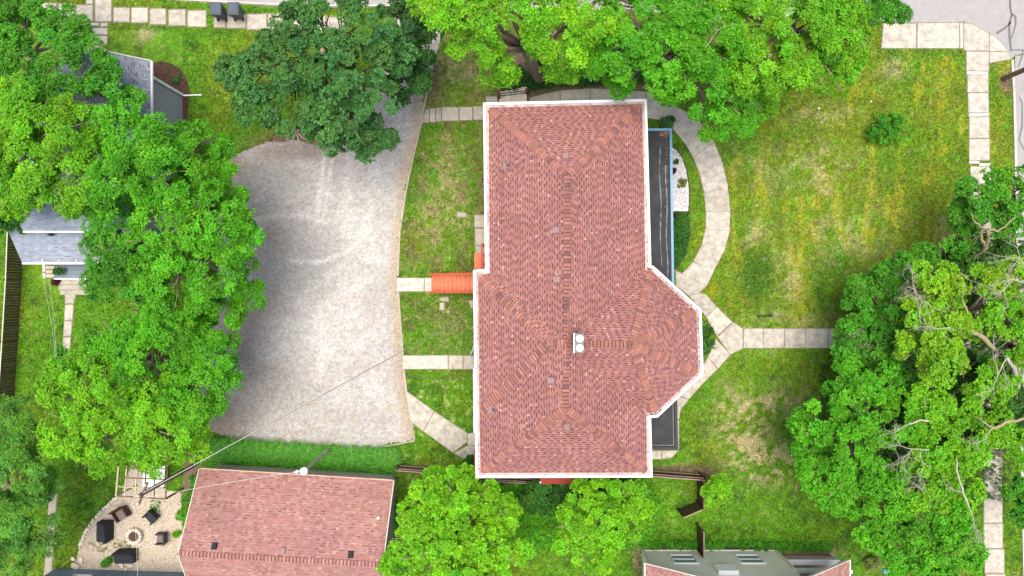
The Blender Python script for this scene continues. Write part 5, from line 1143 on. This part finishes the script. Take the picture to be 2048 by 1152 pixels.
def limb(root_label, pts, rads, m, name='limb'):
    root = [o for o in C.objects if o.get('label', '') == root_label][0]; b = MB(); q = [P(p[0], p[1], p[2] * .82 + .25) for p in pts]; w_ = []; rd = []
    for i in range(len(q) - 1):
        for k in range(3):
            t = k / 3; w_.append(q[i].lerp(q[i + 1], t) + (Vector((random.gauss(0, .05), random.gauss(0, .05), random.gauss(0, .03))) if k else Vector())); rd.append((rads[i] + (rads[i + 1] - rads[i]) * t) * random.uniform(.68, .86))
    w_.append(q[-1]); rd.append(rads[-1] * .6); b.tube(w_, rd, 8); return b.build(name, m, root, True)
Y1 = 'yellow-green tree with bare grey twigs right of the front walk'; Y2 = 'green tree with thick pale limb at the right edge'; Y3 = 'green tree with dead twigs at the lower right beside the sidewalk'; Y4 = 'green tree at the right edge beside the upper sidewalk'
bare(Y1, (1840, 640, 10), (-.12, .9, .12), 1.1, .045, 'dead_branch', M['deadwood'], 5, .6, 3)
bare(Y1, (1838, 610, 10.3), (-.6, .6, .12), .9, .04, 'dead_branch', M['deadwood'], 5, .6, 8)
bare(Y1, (1900, 655, 10.2), (-.8, .05, .1), .8, .05, 'dead_branch', M['deadwood'], 4, .6, 5)
bare(Y2, (2070, 572, 10), (-.9, .35, .1), 1.4, .07, 'dead_branch', M['deadwood'], 5, .5, 11)
bare(Y2, (2062, 548, 10), (-.6, .75, .1), 1.1, .055, 'dead_branch', M['deadwood'], 5, .55, 13)
bare(Y2, (2015, 715, 9.8), (-.6, -.7, .1), 1.2, .055, 'dead_branch', M['deadwood'], 5, .6, 19)
limb(Y1, [(1990, 700, 7.5), (1955, 668, 8.6), (1925, 655, 9.2), (1895, 642, 9.8)], [.17, .15, .12, .06], M['livewood'])
limb(Y1, [(1943, 660, 9.2), (1942, 640, 9.6), (1934, 622, 9.9), (1924, 600, 10.1)], [.09, .07, .06, .03], M['livewood'])
bare(Y1, (1924, 602, 10.1), (-.2, .9, .1), .6, .03, 'bare_twig', M['livewood'], 4, .6, 23)
limb(Y2, [(2040, 820, 3), (2035, 770, 6), (2028, 735, 8.2), (2015, 715, 9.4)], [.2, .17, .14, .08], M['deadwood'])
limb(Y4, [(1934, 530, 2.5), (1952, 508, 4), (1972, 494, 5.2), (1976, 475, 6), (1975, 462, 6.6), (2000, 458, 7), (2032, 434, 7.6)], [.16, .17, .16, .14, .10, .07, .04], M['livewood'])
limb(Y4, [(1970, 492, 5.4), (1963, 480, 6.1), (1966, 455, 6.9), (1950, 445, 7.3), (1942, 425, 7.8)], [.10, .09, .06, .05, .03], M['livewood'])
limb(Y3, [(1895, 828, 8.5), (1870, 840, 8.8), (1840, 840, 9), (1815, 848, 9.2)], [.06, .07, .06, .04], M['deadwood'])
bare(Y3, (1822, 845, 9.2), (-.7, -.4, .1), .7, .04, 'dead_branch', M['deadwood'], 4, .6, 31)
bare(Y3, (1857, 900, 9.8), (-.95, .1, .1), .9, .05, 'dead_branch', M['deadwood'], 5, .6, 37)
bare(Y3, (1840, 905, 9.9), (.1, -.9, .1), .8, .04, 'dead_branch', M['deadwood'], 4, .6, 41)
limb(Y3, [(1912, 918, 9.6), (1916, 950, 9.7), (1926, 985, 9.8), (1940, 1018, 9.8)], [.04, .05, .06, .05], M['deadwood'])
bare(Y3, (1940, 1018, 9.8), (.0, -.9, .05), .7, .045, 'dead_branch', M['deadwood'], 5, .65, 43)
bare(Y3, (1926, 985, 9.8), (-.9, .2, .05), .6, .03, 'dead_branch', M['deadwood'], 3, .5, 47)
limb(Y3, [(2060, 835, 8.6), (2020, 842, 9), (1990, 856, 9.4), (1975, 850, 9.6), (1950, 835, 9.8)], [.09, .09, .10, .05, .02], M['livewood'])
bare(Y3, (1985, 855, 9.5), (-.4, -.9, .05), .8, .04, 'dead_branch', M['deadwood'], 4, .6, 53)
bare(Y3, (1865, 992, 9.2), (-.95, .15, .1), .9, .03, 'dead_branch', M['deadwood'], 3, .5, 59)
MAP = 'large dark green maple over the north end of the gravel lot'
limb(MAP, [(680, 215, 9.8), (695, 240, 9.6), (712, 262, 9.3), (728, 290, 8.8)], [.05, .045, .035, .02], M['deadwood']); limb(MAP, [(590, 160, 11.2), (575, 172, 11), (560, 180, 10.6)], [.03, .025, .012], M['deadwood'])
limb(MAP, [(648, 112, 9), (645, 100, 11.6)], [.2, .17], M['bark'], 'cut_stub')
B2 = 'big bright green tree north-east of the large house'
bare(B2, (1410, 95, 13.2), (.6, .5, .1), .8, .03, 'dead_branch', M['deadwood'], 3, .5, 61)
# ------------------------------------------------------------------ stuff: grass, tall grass, ground cover, pebbles
allx = rng.uniform(-31.5, 31.5, 620000); ally = rng.uniform(-17.8, 17.8, 620000)
keep = np.ones(len(allx), bool)
for poly in EX:
    q = np.array([(p[0], p[1]) for p in poly]); bb_ = (allx > q[:, 0].min()) & (allx < q[:, 0].max()) & (ally > q[:, 1].min()) & (ally < q[:, 1].max())
    idx = np.nonzero(bb_ & keep)[0]
    if len(idx): keep[idx[inside(allx[idx], ally[idx], [tuple(p[:2]) for p in q])]] = False
hb = [(wl_[0], wl_[1]) for wl_ in wl]; idx = np.nonzero(keep)[0]; keep[idx[inside(allx[idx], ally[idx], hb)]] = False
gx_, gy_ = allx[keep], ally[keep]; n = len(gx_)
gc = lawn_color(gx_, gy_) * rng.uniform(.42, 1.7, (n, 1)); th = rng.random(n) * 6.283
tall = fbm(gx_ * .8 + 4, gy_ * .8 + 60); hgt = rng.uniform(.03, .07, n) * (.7 + .8 * tall); ln = rng.uniform(.04, .12, n) * (.6 + .9 * tall); wd = rng.uniform(.012, .032, n)
bx_ = np.stack([gx_, gy_, np.zeros(n)], 1); dx = np.stack([np.cos(th), np.sin(th), np.zeros(n)], 1); sx = np.stack([-np.sin(th), np.cos(th), np.zeros(n)], 1)
v = np.stack([bx_ - sx * wd[:, None], bx_ + sx * wd[:, None], bx_ + dx * ln[:, None] + np.array([0, 0, 1]) * hgt[:, None]], 1).reshape(-1, 3)
o = np_mesh('grass', v, 3, M['blade'], np.repeat(gc, 3, 0)); tag(o, 'short mown grass covering the lawns around the houses', 'grass', kind='stuff')
def strap_leaves(name, poly, n, L, lean, m, label, wd=.04, cat='tall grass', colr=(.6, 1.5)):
    q = [(p.x, p.y) for p in PX(poly)]; a = np.array(q); X = rng.uniform(a[:, 0].min(), a[:, 0].max(), n * 4); Y = rng.uniform(a[:, 1].min(), a[:, 1].max(), n * 4); k = inside(X, Y, q)
    X, Y = X[k][:n], Y[k][:n]; n = len(X); th = rng.random(n) * 6.283; l = L * rng.uniform(.6, 1.2, n)
    d = np.stack([np.cos(th) + lean[0], np.sin(th) + lean[1], np.zeros(n)], 1); d /= np.linalg.norm(d, axis=1, keepdims=True); s_ = np.stack([-d[:, 1], d[:, 0], np.zeros(n)], 1) * wd / 2
    b0 = np.stack([X, Y, np.full(n, .005)], 1); up = np.array([0, 0, 1.0]); p1 = b0 + d * (l * .25)[:, None] + up * (l * .65)[:, None]; p2 = b0 + d * (l * .8)[:, None] + up * (l * .6)[:, None]
    v = np.stack([b0 - s_, b0 + s_, p1 + s_, p1 - s_, p1 - s_, p1 + s_, p2 + s_ * .15, p2 - s_ * .15], 1).reshape(-1, 3); c = np.repeat(rng.uniform(colr[0], colr[1], (n, 1)) * np.ones((1, 3)), 8, 0)
    o = np_mesh(name, v, 4, m, c); return tag(o, label, cat, kind='stuff')
strap_leaves('tall_grass', [(425, 882), (560, 890), (660, 897), (740, 901), (795, 903), (798, 940), (600, 928), (430, 924), (400, 925)], 9000, .7, (.1, .5), LM['mid'], 'band of tall strap-leaved grass between the gravel lot and the pink-roofed building')
def cover(name, poly, n, m, label, hmax=.35, Ln=.13, Wd=.09, cat='ground cover'):
    q = [(p.x, p.y) for p in PX(poly)]; a = np.array(q); X = rng.uniform(a[:, 0].min(), a[:, 0].max(), n * 4); Y = rng.uniform(a[:, 1].min(), a[:, 1].max(), n * 4); k = inside(X, Y, q); X, Y = X[k][:n], Y[k][:n]
    hz = hmax * fbm(X * 1.8, Y * 1.8 + 9) * rng.uniform(.5, 1.2, len(X)) + .04; cen = np.stack([X, Y, hz], 1); nr = unit(len(X)) * .5 + np.array([0, 0, 1.0])
    v, c = rosettes(cen, nr, 5, Ln, Wd, .2, np.ones((len(X), 3)) * rng.uniform(.7, 1.3, (len(X), 1))); o = np_mesh(name, v, 4, m, c); return tag(o, label, cat, kind='stuff')
cover('ground_cover', [(985, 150), (1080, 120), (1320, 90), (1300, 165), (1180, 170), (1110, 176), (1050, 186), (990, 178)], 5000, LM['shade'], 'dark leafy ground cover under the trees north of the large house', .6)
cover('hedge_cover', [(1346, 425), (1377, 425), (1379, 470), (1372, 505), (1352, 538), (1346, 538)], 900, LM['dark'], 'green ground cover filling the bed beside the porch', .3, .1, .06)
cover('weed_patch', [(1290, 1082), (1500, 1080), (1660, 1085), (1660, 1100), (1550, 1098), (1284, 1095)], 700, LM['mid'], 'weeds growing along the greige house wall', .35)
cover('weed_patch', [(985, 968), (1290, 958), (1320, 1000), (1300, 1090), (1060, 1100), (1020, 1040)], 2600, LM['bright'], 'rough dark undergrowth south of the large house', .3)
cover('weed_patch', [(1640, 720), (2040, 560), (2040, 1000), (1960, 1000), (1640, 1000)], 3500, LM['shade'], 'dark undergrowth below the right-hand trees', .3)
cover('patio_weed', [(300, 1000), (320, 1000), (322, 1020), (302, 1022)], 40, LM['mid'], 'small weeds in the patio gravel by the black armchair', .12, .08, .05)
cover('patio_weed', [(180, 1080), (262, 1078), (262, 1100), (190, 1104)], 90, LM['dust'], 'pale weeds in the patio gravel left of the fire pit', .1, .07, .04)
def pebbles(name, poly, n, r0, r1, cols, m, label, z=.02, cat='gravel', ragged=None):
    q = [(p.x, p.y) for p in PX(poly)]; a = np.array(q); X = rng.uniform(a[:, 0].min(), a[:, 0].max(), n * 3); Y = rng.uniform(a[:, 1].min(), a[:, 1].max(), n * 3); k = inside(X, Y, q); X, Y = X[k][:n], Y[k][:n]; n = len(X)
    r = rng.uniform(r0, r1, n); th = rng.random(n) * 6.283; c0 = np.stack([X, Y, np.full(n, z)], 1); pts = []
    for j in range(4):
        t = th + j * 1.5708 + rng.normal(0, .25, n); rr = r * rng.uniform(.7, 1.2, n); pts.append(c0 + np.stack([np.cos(t) * rr, np.sin(t) * rr, np.zeros(n)], 1))
    top = c0 + np.stack([np.zeros(n), np.zeros(n), r * .7], 1); tri = []
    for j in range(4): tri += [pts[j], pts[(j + 1) % 4], top]
    v = np.stack(tri, 1).reshape(-1, 3); cols = np.array(cols); cc = cols[rng.integers(0, len(cols), n)] * rng.uniform(.8, 1.2, (n, 1)); o = np_mesh(name, v, 3, m, np.repeat(cc, 12, 0)); return tag(o, label, cat, kind='stuff')
pebbles('gravel', LOT, 14000, .010, .034, [(.50, .48, .45), (.38, .36, .33), (.54, .52, .49), (.31, .28, .25), (.44, .40, .35)], M['litter'], 'loose gravel scattered over the parking lot', .014)
pebbles('leaf_litter', [(800, 560), (830, 880), (740, 892), (560, 884), (440, 870), (440, 700), (700, 640)], 1100, .010, .03, [(.28, .2, .13), (.30, .2, .1), (.13, .1, .08)], M['litter'], 'dry leaf litter on the south part of the gravel lot', .016, 'leaf litter')
pebbles('pea_stones', PEA, 9000, .015, .045, [(.56, .49, .40), (.45, .37, .29), (.62, .57, .50), (.34, .25, .18)], M['litter'], 'pea gravel of the fire pit patio', .014)
pebbles('white_rocks', [(1344, 297), (1353, 302), (1363, 317), (1371, 341), (1376, 371), (1377, 400), (1375, 420), (1344, 420)], 2200, .02, .05, [(.68, .66, .66), (.58, .56, .56), (.72, .70, .70), (.4, .38, .38)], M['litter'], 'white landscape rocks in the bed beside the porch', .012)
pebbles('mulch_chips', [(303, 128), (322, 122), (345, 128), (360, 138), (374, 160), (380, 182), (376, 230), (366, 192), (303, 150)], 2200, .015, .05, [(.10, .055, .04), (.06, .035, .025), (.16, .09, .06)], M['litter'], 'brown mulch chips beside the grey house', .014, 'mulch')
import sys; print('LEAVES', NLEAF, 'GRASS', len(gx_), file=sys.stderr)
